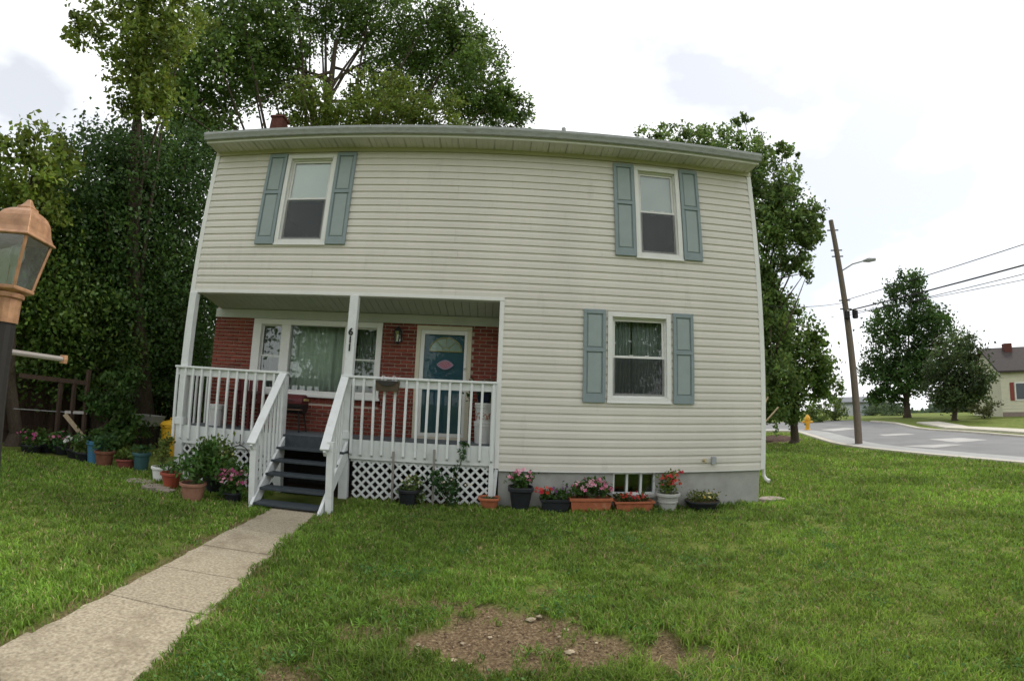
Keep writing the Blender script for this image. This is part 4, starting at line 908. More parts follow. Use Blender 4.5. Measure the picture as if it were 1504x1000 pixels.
for i, (px, py, lb, fl) in enumerate(((45, 666, 'dark pot of purple flowers by the fence', MAG), (70, 664, 'dark pot of leafy green plants by the fence beside purple flowers', None), (92, 667, 'black trough of pink flowers before the gate uprights', PINK), (112, 672, 'dark pot of white flowers below the diagonal brace', [(.8, .8, .75)]), (125, 677, 'small black pot of ferny leaves left of the blue tub', None))):
    tub('flower_pot', lb, px, py, .15, .2, .18, BLACKP, [G1, G2, G3][i % 3], 'flower pot', 60+i, fl=fl, up=.18)
g = gp(251, 668); yb = thing('waste_bin', 'yellow plastic lidded bin behind pots at the porch corner', 'bin', (g[0], g[1], 0))
MB().lathe([(.20, 0), (.25, .62), (.27, .63), (.27, .66), (.25, .66)], (g[0], g[1], 0), 20).build('body', YELP, yb); MB().lathe([(.275, .661), (.28, .70), (.22, .76), (.08, .79), (.05, .80)], (g[0], g[1], 0), 20).build('lid', YELP, yb)
MB().tube([(g[0]-.08, g[1], .79), (g[0]-.06, g[1], .84), (g[0]+.06, g[1], .84), (g[0]+.08, g[1], .79)], .012, 6).build('handle', YELP, yb)
g = gp(235, 690); tag(MB().box(g[0]-.035, g[0]+.035, g[1]+2.5-.035, g[1]+2.5+.035, -.1, 1.25).build('garden_post', WOODF), 'dark wooden post standing beside the yellow bin', 'post')
g = tp(214, 628, 13.5); sc = thing('garden_cart', 'grey metal cart tray with dark frame under the trees', 'cart', (g[0], g[1], 0))
MB().add([(g[0]-.3, g[1]-.2, .55), (g[0]+.3, g[1]-.2, .55), (g[0]+.3, g[1]+.2, .55), (g[0]-.3, g[1]+.2, .55), (g[0]-.38, g[1]-.28, .8), (g[0]+.38, g[1]-.28, .8), (g[0]+.38, g[1]+.28, .8), (g[0]-.38, g[1]+.28, .8)], [(0, 3, 2, 1), (0, 1, 5, 4), (1, 2, 6, 5), (2, 3, 7, 6), (3, 0, 4, 7)]).build('tray', GREYP, sc)
for a in (-.25, .25):
    for b in (-.15, .15): MB().box(g[0]+a-.02, g[0]+a+.02, g[1]+b-.02, g[1]+b+.02, 0, .55).build('leg', BLACKM, sc)

# ------------------------------------------------------------------ trees
CL = 38
def tree(name, label, base, blobs, colr, leaf, trunk_r, seed, cat='tree', group=None, dens=1., limbs=10, trunk_top=None, hang=.35, cr=.15, lean=None):
    """blobs: ((x,y,z),(rx,ry,rz),leaf count)"""
    rng = np.random.default_rng(seed); t = thing(name, label, cat, tuple(base), group); parts = []; ends = []
    for c, r, n in blobs:
        n = int(n*dens); P, f, cc = blob_points(c, r, n, rng, max(14, n//CL), cr); gz_ = ground_z(P[:, 0], P[:, 1]); P[:, 2] = np.maximum(P[:, 2], gz_+.05)
        parts.append(leaf_arrays(P, leaf, colr, rng, .3, hang, .6, f)); ends += [cc[k] for k in rng.integers(0, len(cc), limbs)]
    mb = MB(); b = Vector(base); top = Vector(trunk_top) if trunk_top is not None else Vector(np.mean([x[0] for x in blobs], 0)); top = Vector((top.x, top.y, top.z))
    path = [b+(top-b)*s+Vector((rng.uniform(-.12, .12), rng.uniform(-.12, .12), 0))*(0 if s in (0,) else 1) for s in (0, .06, .25, .45, .7, 1)]
    mb.tube(path, [trunk_r*1.35, trunk_r, trunk_r*.85, trunk_r*.7, trunk_r*.5, trunk_r*.2], 10)
    for e in ends:
        e = Vector(e); s = rng.uniform(.35, .95); i = min(int(s*5), 4); a = path[i].lerp(path[i+1], s*5-i)
        mid = a.lerp(e, .5)+Vector((rng.uniform(-.3, .3), rng.uniform(-.3, .3), rng.uniform(0, .5))); rr = trunk_r*.35*(1.1-s*.6)
        mb.tube([a, a.lerp(mid, .5)+Vector((0, 0, .1)), mid, e], [rr, rr*.75, rr*.5, rr*.15], 6, False)
    mb.build('trunk', BARK, t); _fol(parts, 'crown', t); return t
def B(px, py, d, r, n): q = tp(px, py, d); return ((q[0], q[1], q[2]), r if hasattr(r, '__len__') else (r, r, r), n)
def base_at(px, d): q = tp(px, 600, d); return (q[0], q[1], float(ground_z(q[0], q[1]))-.05)
DK, MD, YG, BG = (.048, .102, .022), (.088, .155, .028), (.145, .205, .032), (.115, .185, .046)
# big shade tree behind the roof
tree('shade_tree', 'huge spreading shade tree rising behind the house roof', base_at(478, 19),
     [B(300, 110, 18, (2.3, 2.3, 2.0), 5200), B(360, 40, 18, (2.4, 2.4, 1.8), 4600), B(400, 110, 19, (2.2, 2.2, 1.6), 3600), B(470, 20, 18.5, (2.6, 2.4, 1.6), 3400), B(560, 30, 19, (2.4, 2.4, 1.9), 3400), B(640, 60, 18.5, (2.4, 2.4, 2.0), 4600), B(700, 130, 18, (1.9, 2.0, 1.8), 4000), B(745, 165, 18, (1.2, 1.2, 1.0), 1500), B(590, 120, 19.5, (2.2, 2.2, 1.6), 3200),
      B(440, -80, 18.5, (3.4, 3.2, 2.4), 4000), B(590, -70, 18.5, (3.2, 3.2, 2.4), 3600), B(280, 175, 18, (1.5, 1.8, 1.1), 1600), B(690, 70, 18.6, (1.5, 1.6, 1.3), 1600)],
     MD, .17, .42, 101, trunk_top=tp(490, 60, 18.5), limbs=3, cr=.13, dens=1.7)
tree('maple_tree', 'bright green leafy tree just above the house roof below the shade tree', base_at(560, 17),
     [B(470, 160, 16.5, (1.6, 1.4, .9), 2600), B(560, 150, 16.5, (1.8, 1.5, 1.0), 3000), B(640, 170, 16.5, (1.5, 1.4, .8), 2200), B(530, 185, 16.5, (3.0, 1.6, 1.0), 2600)], YG, .15, .2, 102, limbs=4)
# left wood: trees one behind another
tree('oak_tree', 'tall oak with overhanging branches above the lantern post', base_at(215, 14.5),
     [B(215, 60, 12, (1.1, 1.1, 1.3), 2600), B(215, 135, 12, (.8, .8, .9), 1500), B(235, 5, 12, (1.5, 1.4, 1.0), 2000), B(130, 50, 12, (.7, .7, .7), 600), B(180, -50, 12, (1.6, 1.6, 1.2), 1500)],
     YG, .13, .26, 103, limbs=1, trunk_top=tp(215, 60, 12.5), cr=.15, dens=1.3)
tree('young_oak', 'yellow-green leafy tree right above the lantern roof', base_at(22, 13), [B(70, 225, 12, (.8, .8, .8), 900), B(45, 265, 12, (.9, .9, .8), 1100), B(10, 205, 12, (.8, .8, .8), 700), B(60, 310, 12.3, (.9, .9, .7), 900)], YG, .13, .14, 107, limbs=2, cr=.15)
tree('evergreen_tree', 'dark dense tree crowding the left side of the house', base_at(262, 15.5),
     [B(250, 280, 15, (2.0, 1.8, 1.6), 5200), B(210, 380, 15, (2.2, 2.0, 2.2), 5600), B(265, 450, 15.5, (1.6, 1.6, 2.4), 4200), B(270, 560, 15.5, (1.4, 1.4, 1.6), 2500), B(280, 220, 15.5, (1.3, 1.3, .8), 1800)], DK, .115, .25, 104, limbs=3, dens=2.1, cr=.15)
tree('evergreen_tree', 'dark rounded tree behind the gate frame, left of its taller neighbour', base_at(150, 14.5),
     [B(160, 270, 14, (1.9, 1.7, 1.4), 4200), B(130, 350, 14, (2.0, 1.8, 1.9), 4600), B(170, 450, 14.5, (2.2, 1.9, 2.0), 4800), B(180, 540, 15, (2.0, 1.8, 1.4), 3000), B(200, 230, 14.5, (1.2, 1.2, .8), 1500)], DK, .11, .24, 105, limbs=3, dens=2.1, cr=.15)
tree('evergreen_tree', 'dark leafy tree above the board fence, right behind the lantern', base_at(70, 14.5),
     [B(70, 400, 14, (1.8, 1.8, 2.2), 4200), B(60, 310, 14, (1.4, 1.4, 1.2), 1700), B(90, 490, 14, (2.2, 1.8, 1.5), 3800), B(20, 480, 14, (2.0, 1.8, 1.8), 2400), B(0, 380, 13.5, (1.8, 1.8, 2.), 2400)], MD, .11, .22, 106, limbs=3, dens=2.1, cr=.15)
for i, (px, d, hh, lb) in enumerate(((20, 24, 9.5, 'far dark tree behind the fence, leftmost of the back row'), (120, 25, 9, 'far dark tree of the back row behind the gate frame'), (205, 26, 9.5, 'far dark tree of the back row above the garden cart'), (285, 25, 8, 'far dark tree of the back row behind the porch corner'))):
    q = base_at(px, d); tree('woodland_tree', lb, q, [((q[0], q[1], hh*.5), (3.2, 3.0, hh*.42), 5200), ((q[0], q[1], hh*.25), (3.4, 3.0, hh*.25), 3000)], DK, .20, .22, 110+i, group='back row of dark trees', limbs=4, dens=1.6)
sh = tree('garden_shrub', 'bright green shrub beside the gate frame', base_at(165, 12), [B(165, 585, 12, (.7, .6, .55), 1300), B(180, 630, 12, (.65, .6, .45), 1000), B(155, 645, 11.6, (.5, .5, .3), 600), B(190, 550, 12.3, (.5, .5, .4), 500)], (.06, .12, .025), .11, .05, 120, 'shrub', limbs=5)
# right: tree beside the house, bushy lower tree
tree('poplar_tree', 'tall glossy-leaved tree rising behind the right end of the house', base_at(1095, 21.5),
     [B(1010, 215, 21, (1.6, 1.6, 1.0), 1700), B(960, 205, 21.5, (1.0, 1.2, .5), 600), B(1080, 230, 21, (1.7, 1.7, 1.4), 2400), B(1130, 270, 21, (1.5, 1.5, 1.5), 2400), B(1160, 318, 21, (1.4, 1.4, 1.3), 2200), B(1186, 345, 21, (.9, .9, .8), 1000), B(1120, 350, 21, (1.7, 1.7, 1.7), 2800), B(1165, 385, 21, (.9, .9, .5), 600), B(1185, 405, 21, (.35, .35, .3), 120), B(1110, 430, 21.5, (1.2, 1.2, 1.6), 1700), B(1060, 300, 22, (2.4, 2.2, 2.4), 2200), B(1125, 470, 21.5, (1.5, 1.3, 1.4), 2600), B(1130, 560, 21, (1.2, 1.2, 1.7), 2600), B(1125, 425, 21.2, (.9, .9, 1.0), 1200), B(1090, 180, 21.2, (.6, .6, .4), 250), B(1150, 225, 21.2, (.7, .7, .5), 350), B(1200, 325, 21, (.4, .4, .4), 220)],
     BG, .19, .28, 130, limbs=3, trunk_top=tp(1110, 300, 21.3), cr=.14, dens=1.25)
tree('bushy_tree', 'dark low-branched tree beside the lawn behind the house corner', base_at(1165, 23.5),
     [B(1140, 500, 23, (1.9, 1.8, 1.7), 3400), B(1180, 540, 23, (1.7, 1.6, 1.5), 2800), B(1208, 565, 23.5, (.9, 1., .9), 1300), B(1135, 570, 23, (1.7, 1.6, 1.7), 3000), B(1195, 500, 23, (.7, .7, .5), 450), B(1145, 605, 23, (1.0, 1.2, .6), 1100), B(1150, 465, 23, (.9, .9, .5), 500)], MD, .19, .2, 131, limbs=5)
tree('street_tree', 'tall dark spreading tree across the road beside the rounded tree', base_at(1332, 47),
     [B(1335, 425, 47, (2.0, 2.0, 1.6), 1900), B(1310, 480, 47, (2.4, 2.4, 2.0), 2600), B(1360, 480, 47, (2.6, 2.4, 2.2), 2800), B(1295, 540, 47, (2.0, 2.2, 2.2), 2300), B(1340, 550, 47, (3.0, 2.6, 2.0), 3200), B(1300, 580, 47, (2.0, 2.0, 1.0), 1200), B(1375, 520, 47, (2.2, 2.2, 2.0), 1800)], DK, .30, .3, 132, limbs=4)
tree('street_tree', 'rounded dense tree across the road before the cream house', base_at(1402, 41.5),
     [B(1405, 525, 41, (2.0, 1.9, 1.9), 3800), B(1380, 565, 41, (1.6, 1.6, 1.5), 2400), B(1430, 560, 41, (1.7, 1.6, 1.5), 2600), B(1405, 585, 41, (2.2, 1.8, 1.0), 2200)], (.055, .088, .028), .22, .2, 133, limbs=5)
for i, (px, py, d, r, lb, cc) in enumerate(((1196, 606, 40, (1.1, 1.0, .9), 'small clipped shrub by the far lawn, left of its twin', (.09, .14, .03)), (1225, 604, 42, (1.3, 1.1, .9), 'rounded yellow-green shrub beside the grey garage', (.10, .15, .03)), (1282, 606, 60, (1.8, 1.4, .8), 'low hedge bush across the road behind the utility pole', (.07, .11, .05)), (1310, 606, 58, (1.8, 1.4, .9), 'low hedge bush under the tall street tree', (.06, .10, .04)), (1445, 596, 44, (1.0, 1., .8), 'small pale shrub before the cream house', (.13, .15, .06)))):
    q = tp(px, py, d); g0 = float(ground_z(q[0], q[1])); tree('shrub', lb, (q[0], q[1], g0-.05), [((q[0], q[1], max(q[2], g0+r[2]*.6)), r, 1500)], cc, .16, .06, 140+i, 'shrub', limbs=3)
rng = np.random.default_rng(77); pts_ = []
for px in np.arange(1262, 1560, 1.2):
    q = tp(px, 600, 105+rng.uniform(-8, 8)); hh = 2.2+1.6*math.sin(px*.05)+1.4*math.sin(px*.021+2); pts_.append(np.stack([q[0]+rng.normal(0, 1, 26), q[1]+rng.normal(0, 1, 26), .9+rng.uniform(0, 1, 26)**.8*hh], 1))
P_ = np.concatenate(pts_); tag(_fol([leaf_arrays(P_, .9, (.07, .105, .06), rng, .3, .2, .7)], 'far_woods', None), 'low hazy line of far-off trees beyond the road', 'woods', kind='stuff')
# trees across the street behind the photographer, mirrored in the panes
for i, (x, y, h) in enumerate(((-6., -25., 12.), (15., -27., 11.), (4.5, -29., 11.5), (-15., -22., 12.), (25., -31., 11.))):
    tree('street_tree', ['tall tree across the street mirrored in the picture window', 'tree across the street mirrored in the lower right window', 'tree across the street mirrored in the storm door', 'tree across the street beyond the walk end, mirrored in the narrow sash', 'tree across the street near the plain utility pole'][i], (x, y, float(ground_z(x, y))-.05), [((x, y, h*.6), (4.4, 3.6, h*.38), 6500), ((x-1.5, y, h*.40), (3.6, 3.0, h*.25), 2500)], MD, .32, .3, 150+i, limbs=5)

# ------------------------------------------------------------------ utility pole, wires, street lamp
P0 = tp(1262, 656, 23.5); pb = (P0[0], P0[1], float(ground_z(P0[0], P0[1])))
up_ = thing('utility_pole', 'tall wooden utility pole with street lamp arm at the road edge', 'utility pole', pb)
def pl_at(z): return np.array([pb[0]-.040*z, pb[1]+.036*z, z])
MB().tube([(pb[0], pb[1], -.3), tuple(pl_at(5)), tuple(pl_at(10.4))], [.17, .145, .11], 12).build('pole', POLEW, up_)
A0 = tuple(pl_at(7.85)); A1 = tp(1268, 383.5, 23.3); A2 = tp(1286, 381, 23.1)
MB().tube([A0, tp(1252, 388, 23.4), A1], .03, 6).build('lamp_arm', GUT, up_)
MB().tube([A1, tp(1276, 382, 23.2), A2], [.05, .11, .07], 8).build('lamp_head', GUT, up_)
for px, py, s in ((1244, 462, 1), (1256, 461, 1)):
    q = tp(px, py, 23.3); MB().lathe([(.10, -.2), (.13, -.17), (.13, .15), (.06, .2)], (q[0], q[1], q[2]), 10).build('cable_box', BLACKM, up_)
for z in (9.9, 8.9, 8.6, 6.5, 6.1): MB().bar(tuple(pl_at(z)+[-.25, .1, 0]), tuple(pl_at(z)+[.25, -.1, 0]), .04, .05).build('bracket', BLACKM, up_)
q2 = (24.5, -24.0, float(ground_z(24.5, -24.0))); p2 = thing('utility_pole', 'plain wooden utility pole further along the road', 'utility pole', q2); MB().tube([(q2[0], q2[1], -.3), (q2[0], q2[1], 10.6)], [.17, .11], 12).build('pole', POLEW, p2)
def wire(label, a, b, sag, r=.012):
    a = Vector(a); b = Vector(b); pts = [a.lerp(b, i/24)-Vector((0, 0, sag*4*(i/24)*(1-i/24))) for i in range(25)]
    tag(MB().tube(pts, r, 5).build('overhead_wire', WIREM), label, 'wire', 'wires on the utility pole')
wire('upper power wire running from the pole past the tall street tree', tuple(pl_at(6.5)), (q2[0], q2[1], 8.2), .35, .016)
wire('thick bundled cable running low from the pole along the road', tuple(pl_at(6.0)), (q2[0], q2[1], 6.9), .3, .03)
wire('thin cable just under the thick bundled cable', tuple(pl_at(5.8)), (q2[0], q2[1], 6.5), .35, .014)
wire('lowest thin wire crossing the sky along the road', tuple(pl_at(5.9)), (q2[0], q2[1], 5.2), .3, .012)
wire('thin wire from the pole to the back of the house', tuple(pl_at(6.4)), (WX-.2, 7.0, 5.7), .5, .012)
# the far houses
def far_house():
    q = tp(1484, 600, 47); g0 = float(ground_z(q[0], q[1])); t = thing('cream_house', 'cream sided house with dark gabled roof across the road', 'house', (q[0], q[1], g0))
    cw = mat('far_cream_siding', (.62, .60, .46), .6, .05, 3); rf = mat('far_dark_roof', (.05, .042, .04), .9, .2, 6)
    a = math.radians(-36); ca, sa = math.cos(a), math.sin(a)
    def tr(m): m.v = [(q[0]+x*ca-y*sa, q[1]+x*sa+y*ca, g0+z) for x, y, z in m.v]; return m
    W_, Dp, h = 8.4, 7.0, 3.4
    tr(MB().box(-.6, W_, 0, Dp, -.5, h)).build('wall', cw, t)
    for z in np.arange(.35, h, .24): tr(MB().box(-.62, W_+.02, -.025, .0, z, z+.03)).build('lap_line', cw, t)
    r_ = tr(MB().prism([(-.4, h-.05), (Dp/2, h+2.1), (Dp+.4, h-.05), (Dp+.4, h+.1), (Dp/2, h+2.3), (-.4, h+.1)], -.9, W_+.3, 'x')).build('roof', rf, t)
    tr(MB().prism([(0, h), (Dp, h), (Dp/2, h+2.1)], -.595, -.5, 'x')).build('gable', cw, t)
    tr(MB().box(.9, 1.5, 2.6, 3.2, h+1.6, h+2.55)).build('chimney', mat('chimney_brick', (.22, .08, .055)), r_)
    for x0 in (.4, 3.0, 5.6):
        w_ = tr(MB().box(x0, x0+.95, -.06, .0, 1.2, 2.6)).build('window', TRIM, t); tr(MB().box(x0+.1, x0+.85, -.075, -.06, 1.3, 2.5)).build('pane', mat('far_pane', (.05, .06, .07), .1, spec=.6), w_)
        for e in (x0-.35, x0+1.0): tr(MB().box(e, e+.3, -.05, .0, 1.2, 2.6)).build('shutter', mat('brick_red_shutter', (.22, .05, .04)), t)
    tr(MB().box(-.58, W_-.02, -.02, .02, -.5, .3)).build('foundation', mat('far_foundation', (.25, .20, .17), .9), t)
far_house()
def garage():
    q = tp(1245, 612, 62); g0 = float(ground_z(q[0], q[1])); t = thing('garage', 'low pale grey garage with flat dark roof beyond the road', 'garage', (q[0], q[1], g0))
    a = math.radians(-40); ca, sa = math.cos(a), math.sin(a)
    def tr(m): m.v = [(q[0]+x*ca-y*sa, q[1]+x*sa+y*ca, g0+z) for x, y, z in m.v]; return m
    tr(MB().box(-1.6, 2.4, 0, 5, -.3, 1.5)).build('wall', mat('garage_grey', (.42, .46, .50), .7), t); tr(MB().prism([(-.3, 1.49), (2.5, 2.1), (5.3, 1.49), (5.3, 1.6), (2.5, 2.25), (-.3, 1.6)], -1.9, 2.7, 'x')).build('roof', mat('garage_roof', (.16, .17, .18), .9), t)
    d_ = tr(MB().box(-1.0, 1.4, -.05, .0, -.2, 1.2)).build('garage_door', mat('garage_door', (.55, .57, .58), .6), t)
    for k in range(4): tr(MB().box(-.98, 1.38, -.06, -.05, -.15+k*.33, .12+k*.33)).build('door_panel', mat('garage_door', (.55, .57, .58), .6), d_)
garage()
# yellow hydrant-like ride-on toy by the road end
g = gp(1186, 632); yt = thing('fire_hydrant', 'yellow-orange hydrant at the road edge past the lawn', 'hydrant', (g[0], g[1], g[2])); OR = mat('hydrant_orange', (.68, .36, .03), .5, .12, 8)
sc_ = 1.25
MB().lathe([(.16*sc_, 0), (.16*sc_, .06*sc_), (.11*sc_, .08*sc_), (.11*sc_, .5*sc_), (.15*sc_, .52*sc_), (.15*sc_, .58*sc_), (.13*sc_, .66*sc_), (.06*sc_, .74*sc_), (.03*sc_, .80*sc_)], tuple(g), 14).build('barrel', OR, yt)
for s in (-1, 1): MB().tube([(g[0], g[1], g[2]+.42*sc_), (g[0]+.22*s*sc_, g[1]-.12*s*sc_, g[2]+.42*sc_)], .06*sc_, 10).build('nozzle', OR, yt)
MB().tube([(g[0], g[1], g[2]+.40*sc_), (g[0]-.16*sc_, g[1]-.18*sc_, g[2]+.40*sc_)], .075*sc_, 10).build('pumper_nozzle', OR, yt)
# mulch heap, leaning sticks at the house corner
g = gp(1140, 648); rng = np.random.default_rng(9)
m = MB(); nn_ = 16
for i in range(6):
    r = 1 - i/6
    for k in range(nn_): a = 2*math.pi*k/nn_; rr = (1+.18*math.sin(3*a+1)+.1*random.uniform(-1, 1)); m.v.append((g[0]+1.5*r*rr*math.cos(a), g[1]+.8*r*rr*math.sin(a), g[2]-.05+.34*(1-r**1.6)+random.uniform(0, .05)))
for i in range(5):
    for k in range(nn_): m.f.append((i*nn_+k, i*nn_+(k+1) % nn_, (i+1)*nn_+(k+1) % nn_, (i+1)*nn_+k))
m.f.append(tuple(5*nn_+k for k in range(nn_))); tag(m.build('mulch_heap', mat('mulch', (.10, .06, .045), .95, .35, 9, .6, 12)), 'low brown mulch heap on the lawn behind the house corner', 'mulch heap', kind=None)
a = aty(1143, 598, 1.6); b = aty(1118, 626, 1.6); tag(MB().tube([tuple(a), tuple(b-(a-b)*1.9)], .017, 8).build('wooden_stick', PALEW), 'pale thin stick leaning beside the right house corner, lower of two', 'stick')
a = aty(1128, 583, 1.9); b = aty(1119, 600, 1.9); tag(MB().tube([tuple(a), tuple(b-(a-b)*3.4)], .017, 8).build('wooden_stick', PALEW), 'pale stick leaning upright against the right house corner, shorter tip', 'stick')

# ------------------------------------------------------------------ stones on the bare patch and the lawn grass
rng = np.random.default_rng(21)
for i in range(34):
    if i < 10: px, py = [(533, 898), (780, 907), (792, 903), (838, 955), (666, 967), (832, 922), (760, 967), (920, 971), (690, 973), (600, 915)][i]; s = [.022, .034, .022, .030, .02, .02, .016, .024, .018, .014][i]
    else: px, py = rng.uniform(590, 930), rng.uniform(893, 990); s = rng.uniform(.006, .016)
    g = gp(px, py)
    if i >= 10 and bare(g[0], g[1]) < .5: continue
    m = MB(); m.lathe([(s*.5, -.3*s), (s, .0), (s*.85, .3*s), (s*.4, .5*s)], (g[0], g[1], g[2]-.012), 7, 1.2, .8); m.v = [(x+rng.normal()*s*.12, y+rng.normal()*s*.12, z+rng.normal()*s*.08) for x, y, z in m.v]
    tag(m.build('pebble', mat('pale_pebble', (.40, .33, .23), .85, .3, 25, piece=.3)), 'pale pebble lying on the bare earth patch in the lawn', 'pebble', 'pebbles on the bare patch')

rng = np.random.default_rng(33); GV = []; GF = []; GC = []; nb_ = 0
while nb_ < 900:
    cx_, cy_, rx_, ry_, st_ = DIRT[[0, 0, 0, 0, 1, 2, 3][rng.integers(0, 7)]]; gx_ = cx_+rng.normal()*rx_*.6; gy_ = cy_+rng.normal()*ry_*.6
    if bare(gx_, gy_) < .45: continue
    s_ = rng.uniform(.003, .009); q_ = np.array([[1, 0, 0], [-1, 0, 0], [0, 1, 0], [0, -1, 0], [0, 0, .7], [0, 0, -.7]])*s_*rng.uniform(.6, 1.4, (6, 1))+[gx_, gy_, float(ground_z(gx_, gy_))-.012+rng.uniform(0, .012)]
    b_ = len(GV)*6; GV.append(q_); GF.append(np.array([[0, 2, 4], [2, 1, 4], [1, 3, 4], [3, 0, 4], [2, 0, 5], [1, 2, 5], [3, 1, 5], [0, 3, 5]])+b_); GC.append(np.tile(np.array([[.24, .17, .11], [.38, .30, .20], [.12, .08, .055], [.30, .20, .12]][rng.integers(0, 4)])*rng.uniform(.7, 1.2), (6, 1))); nb_ += 1
tag(quadmesh('gravel', np.concatenate(GV), np.concatenate(GF), PETAL, None, np.concatenate(GC)), 'loose grit scattered over the bare earth patches', 'gravel', kind='stuff')

def make_grass():
    rng = np.random.default_rng(5); n = 1500000
    r = np.exp(rng.uniform(math.log(1.05), math.log(30), n)); a = rng.uniform(-1.15, 1.2, n)    # log-radial: density ~ 1/r^2
    x = CAM[0]+r*np.sin(a+YAW); y = CAM[1]+r*np.cos(a+YAW)
    keep = rng.uniform(size=n) < np.clip((r/2.6)**1.2, .12, 1)*.55
    en = .07*(vnoise(x*5, y*5, 31)-.25)+.05*(vnoise(x*19, y*19, 32)-.5); keep &= ~((x > walk0(y)+en) & (x < walk1(y)-en) & (y < -1.0))
    keep &= ~((x > -.3) & (x < WX+.05) & (y > -.02)); keep &= ~((x > 2.0) & (x < 3.2) & (y > -1.1) & (y < 0))
    keep &= ~((y > 1.0) & (x < -.3) & (r > 14)); keep &= ~((x < -4.8)); keep &= ~((x < -.3) & (y > .2))
    # off the road
    ne = resamp(NE, 60); d2 = np.full(n, 1e9); side = np.zeros(n)
    far = (x > 12)
    idx = np.where(far & keep)[0]
    if len(idx):
        Q = np.stack([x[idx], y[idx]], 1); dd = ((Q[:, None]-ne[None])**2).sum(-1); k = np.clip(dd.argmin(1), 1, len(ne)-2); T = ne[k+1]-ne[k-1]; v = Q-ne[k]
        cr_ = T[:, 0]*v[:, 1]-T[:, 1]*v[:, 0]; keep[idx[(cr_ > -.25*np.hypot(T[:, 0], T[:, 1]))]] = False
    b = bare(x, y); keep &= rng.uniform(size=n) > b*1.05
    patch = vnoise(x*2.2, y*2.2, 11)*.45+vnoise(x*7, y*7, 12)*.55
    keep &= rng.uniform(size=n) < np.clip(-.1+1.9*patch, .12, 1)
    x, y, r, patch, b = (q[keep] for q in (x, y, r, patch, b)); n = len(x)
    h = rng.uniform(.028, .062, n)*(.72+.62*patch)*np.clip(.8+.03*r, .8, 1.3)
    tall = vnoise(x*1.6+3, y*1.6, 13); g1 = gp(1010, 905); g2 = gp(540, 985); g3 = gp(930, 985)
    for g, rr in ((g1, .35), (g2, .3), (g3, .35), (gp(1100, 960), .5)): h *= 1+.9*np.exp(-((x-g[0])**2+(y-g[1])**2)/rr**2)
    h *= np.where(tall > .72, 1.35, 1.)
    h *= np.where((y > -.5) & (x > 3.2), 1.25, 1)
    wd = (.0026+.0018*rng.uniform(size=n))*np.clip(r/2.6, 1, 7)**.85
    th = rng.uniform(0, 2*math.pi, n); lean = rng.uniform(.15, 1.0, n)*h; ph = rng.uniform(0, 2*math.pi, n)
    z = ground_z(x, y)-.004; ux, uy = np.cos(th), np.sin(th); lx_, ly_ = np.cos(ph)*lean, np.sin(ph)*lean
    Bv = np.stack([x, y, z], 1); u = np.stack([ux*wd, uy*wd, 0*x], 1); M = Bv+np.stack([lx_*.35, ly_*.35, h*.6], 1); T_ = Bv+np.stack([lx_, ly_, h*(1-.25*(lean/h)**2)], 1)
    V = np.stack([Bv-u, Bv+u, M+u*.8, T_, M-u*.8], 1).reshape(-1, 3); i5 = np.arange(n)*5
    # quad at the foot, triangle at the tip written as a degenerate-free second quad mesh
    F1 = np.stack([i5, i5+1, i5+2, i5+4], 1); F2 = np.stack([i5+4, i5+2, i5+3], 1)
    tone = rng.uniform(.55, 1.5, n)*(.7+.6*vnoise(x*.9, y*.9, 14))*(.75+.5*vnoise(x*8, y*8, 17)); dry = (rng.uniform(size=n) < .07+.25*np.clip(vnoise(x*1.7, y*1.7, 15)-.6, 0, 1))
    c = np.stack([.150*tone, .258*tone, .036*tone], 1); yel = np.clip(vnoise(x*.6, y*.6, 16)-.4, 0, .6)[:, None]; c = c*(1-yel*.5)+np.array([.23, .30, .055])*tone[:, None]*yel*.5
    c[dry] = np.array([.34, .28, .14])*tone[dry][:, None]
    me = bpy.data.meshes.new('grass'); me.vertices.add(len(V)); me.vertices.foreach_set('co', V.astype(np.float32).ravel())
    k4, k3 = len(F1), len(F2); me.loops.add(k4*4+k3*3); me.loops.foreach_set('vertex_index', np.concatenate([F1.ravel(), F2.ravel()]).astype(np.int32))
    me.polygons.add(k4+k3); me.polygons.foreach_set('loop_start', np.concatenate([np.arange(k4)*4, k4*4+np.arange(k3)*3]).astype(np.int32))
    at = me.color_attributes.new('Col', 'FLOAT_COLOR', 'POINT'); at.data.foreach_set('color', np.c_[np.repeat(c, 5, 0), np.ones(5*n)].astype(np.float32).ravel())
    me.update(calc_edges=True); me.materials.append(GRASSM); o = bpy.data.objects.new('lawn_grass', me); col.objects.link(o)
    # crabgrass tufts: long arching blades from one root
    rng = np.random.default_rng(6); parts = []; k = 0
    for q in range(2600):
        rr = math.exp(rng.uniform(math.log(1.3), math.log(8))); an = rng.uniform(-1.1, 1.15); tx = CAM[0]+rr*math.sin(an); ty = CAM[1]+rr*math.cos(an)
        if (walk0(ty)-.05 < tx < walk1(ty)+.05 and ty < -.9) or ty > -.35 or (1.9 < tx < 3.3 and ty > -1.3) or tx < -3.5: continue
        bb = float(bare(tx, ty))
        if bb > .8 or vnoise(np.array([tx*1.3]), np.array([ty*1.3]), 41)[0] < .42: continue
        nb = rng.integers(7, 15); a_ = rng.uniform(0, 6.283, nb); ln = rng.uniform(.05, .11, nb); el = rng.uniform(.25, 1.1, nb); w_ = .0034
        d = np.stack([np.cos(a_)*np.cos(el), np.sin(a_)*np.cos(el), np.sin(el)], 1); sd_ = np.stack([-np.sin(a_), np.cos(a_), 0*a_], 1)*w_
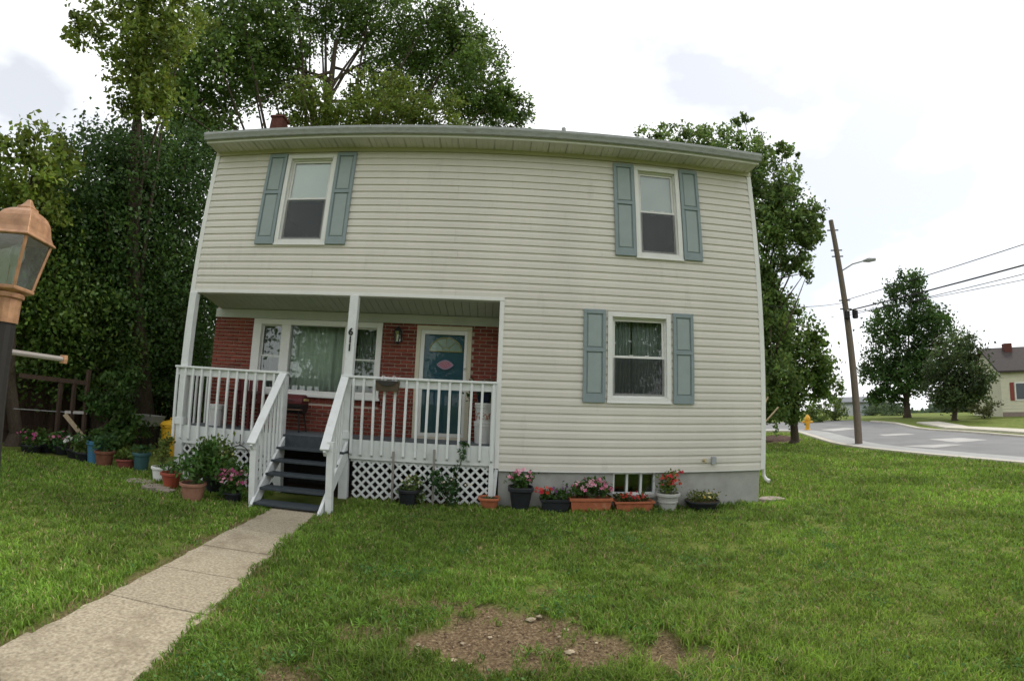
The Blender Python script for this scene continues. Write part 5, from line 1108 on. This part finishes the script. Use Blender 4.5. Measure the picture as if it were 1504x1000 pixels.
        p0 = np.array([tx, ty, 0.])[None]+0*d; p1 = p0+d*ln[:, None]*.6; p2 = p0+d*ln[:, None]; p2[:, 2] -= ln*.22*np.cos(el)
        V_ = np.stack([p0-sd_*.6, p0+sd_*.6, p1+sd_, p1-sd_], 1).reshape(-1, 3); V2 = np.stack([p1-sd_, p1+sd_, p2+sd_*.2, p2-sd_*.2], 1).reshape(-1, 3); VV = np.concatenate([V_, V2])
        cc_ = np.array([.165, .31, .042])*rng.uniform(.7, 1.15); parts.append((VV, np.arange(len(VV)).reshape(-1, 4), np.tile(cc_, (len(VV), 1))))
    tag(_fol(parts, 'crabgrass', None, GRASSM), 'brighter coarse grass tufts scattered through the lawn', 'grass', kind='stuff')
    tag(o, 'mown green grass covering the front lawn', 'grass', kind='stuff'); print('grass blades', n)
make_grass()
rng = np.random.default_rng(88); CP = []
for q in range(230):                          # clover and broad-leaved weeds in patches
    rr = math.exp(rng.uniform(math.log(1.5), math.log(10))); an = rng.uniform(-1.05, 1.1); tx = CAM[0]+rr*math.sin(an); ty = CAM[1]+rr*math.cos(an); k_ = rng.integers(25, 110); sp_ = rng.uniform(.05, .22)
    Q = np.stack([tx+rng.normal(0, sp_, k_), ty+rng.normal(0, sp_, k_), rng.uniform(.012, .05, k_)], 1)
    ok = ~((Q[:, 0] > walk0(Q[:, 1])-.02) & (Q[:, 0] < walk1(Q[:, 1])+.02)) & (Q[:, 1] < -.3) & (Q[:, 0] > -3.5) & ~((Q[:, 0] > 1.9) & (Q[:, 0] < 3.3) & (Q[:, 1] > -1.3)) & (bare(Q[:, 0], Q[:, 1]) < .75)
    CP.append(Q[ok])
CP = np.concatenate(CP); V_, F_, C_ = leaf_arrays(CP, .02, (.085, .19, .045), rng, .35, -.2, .9); tag(quadmesh('clover', V_, F_, GRASSM, None, C_), 'clover and small broad-leaved weeds growing in the lawn', 'weeds', kind='stuff')
print('tris', sum(sum(len(p.vertices)-2 for p in o.data.polygons) for o in scn.objects if o.type == 'MESH' and len(o.data.polygons) < 5000), len(scn.objects))
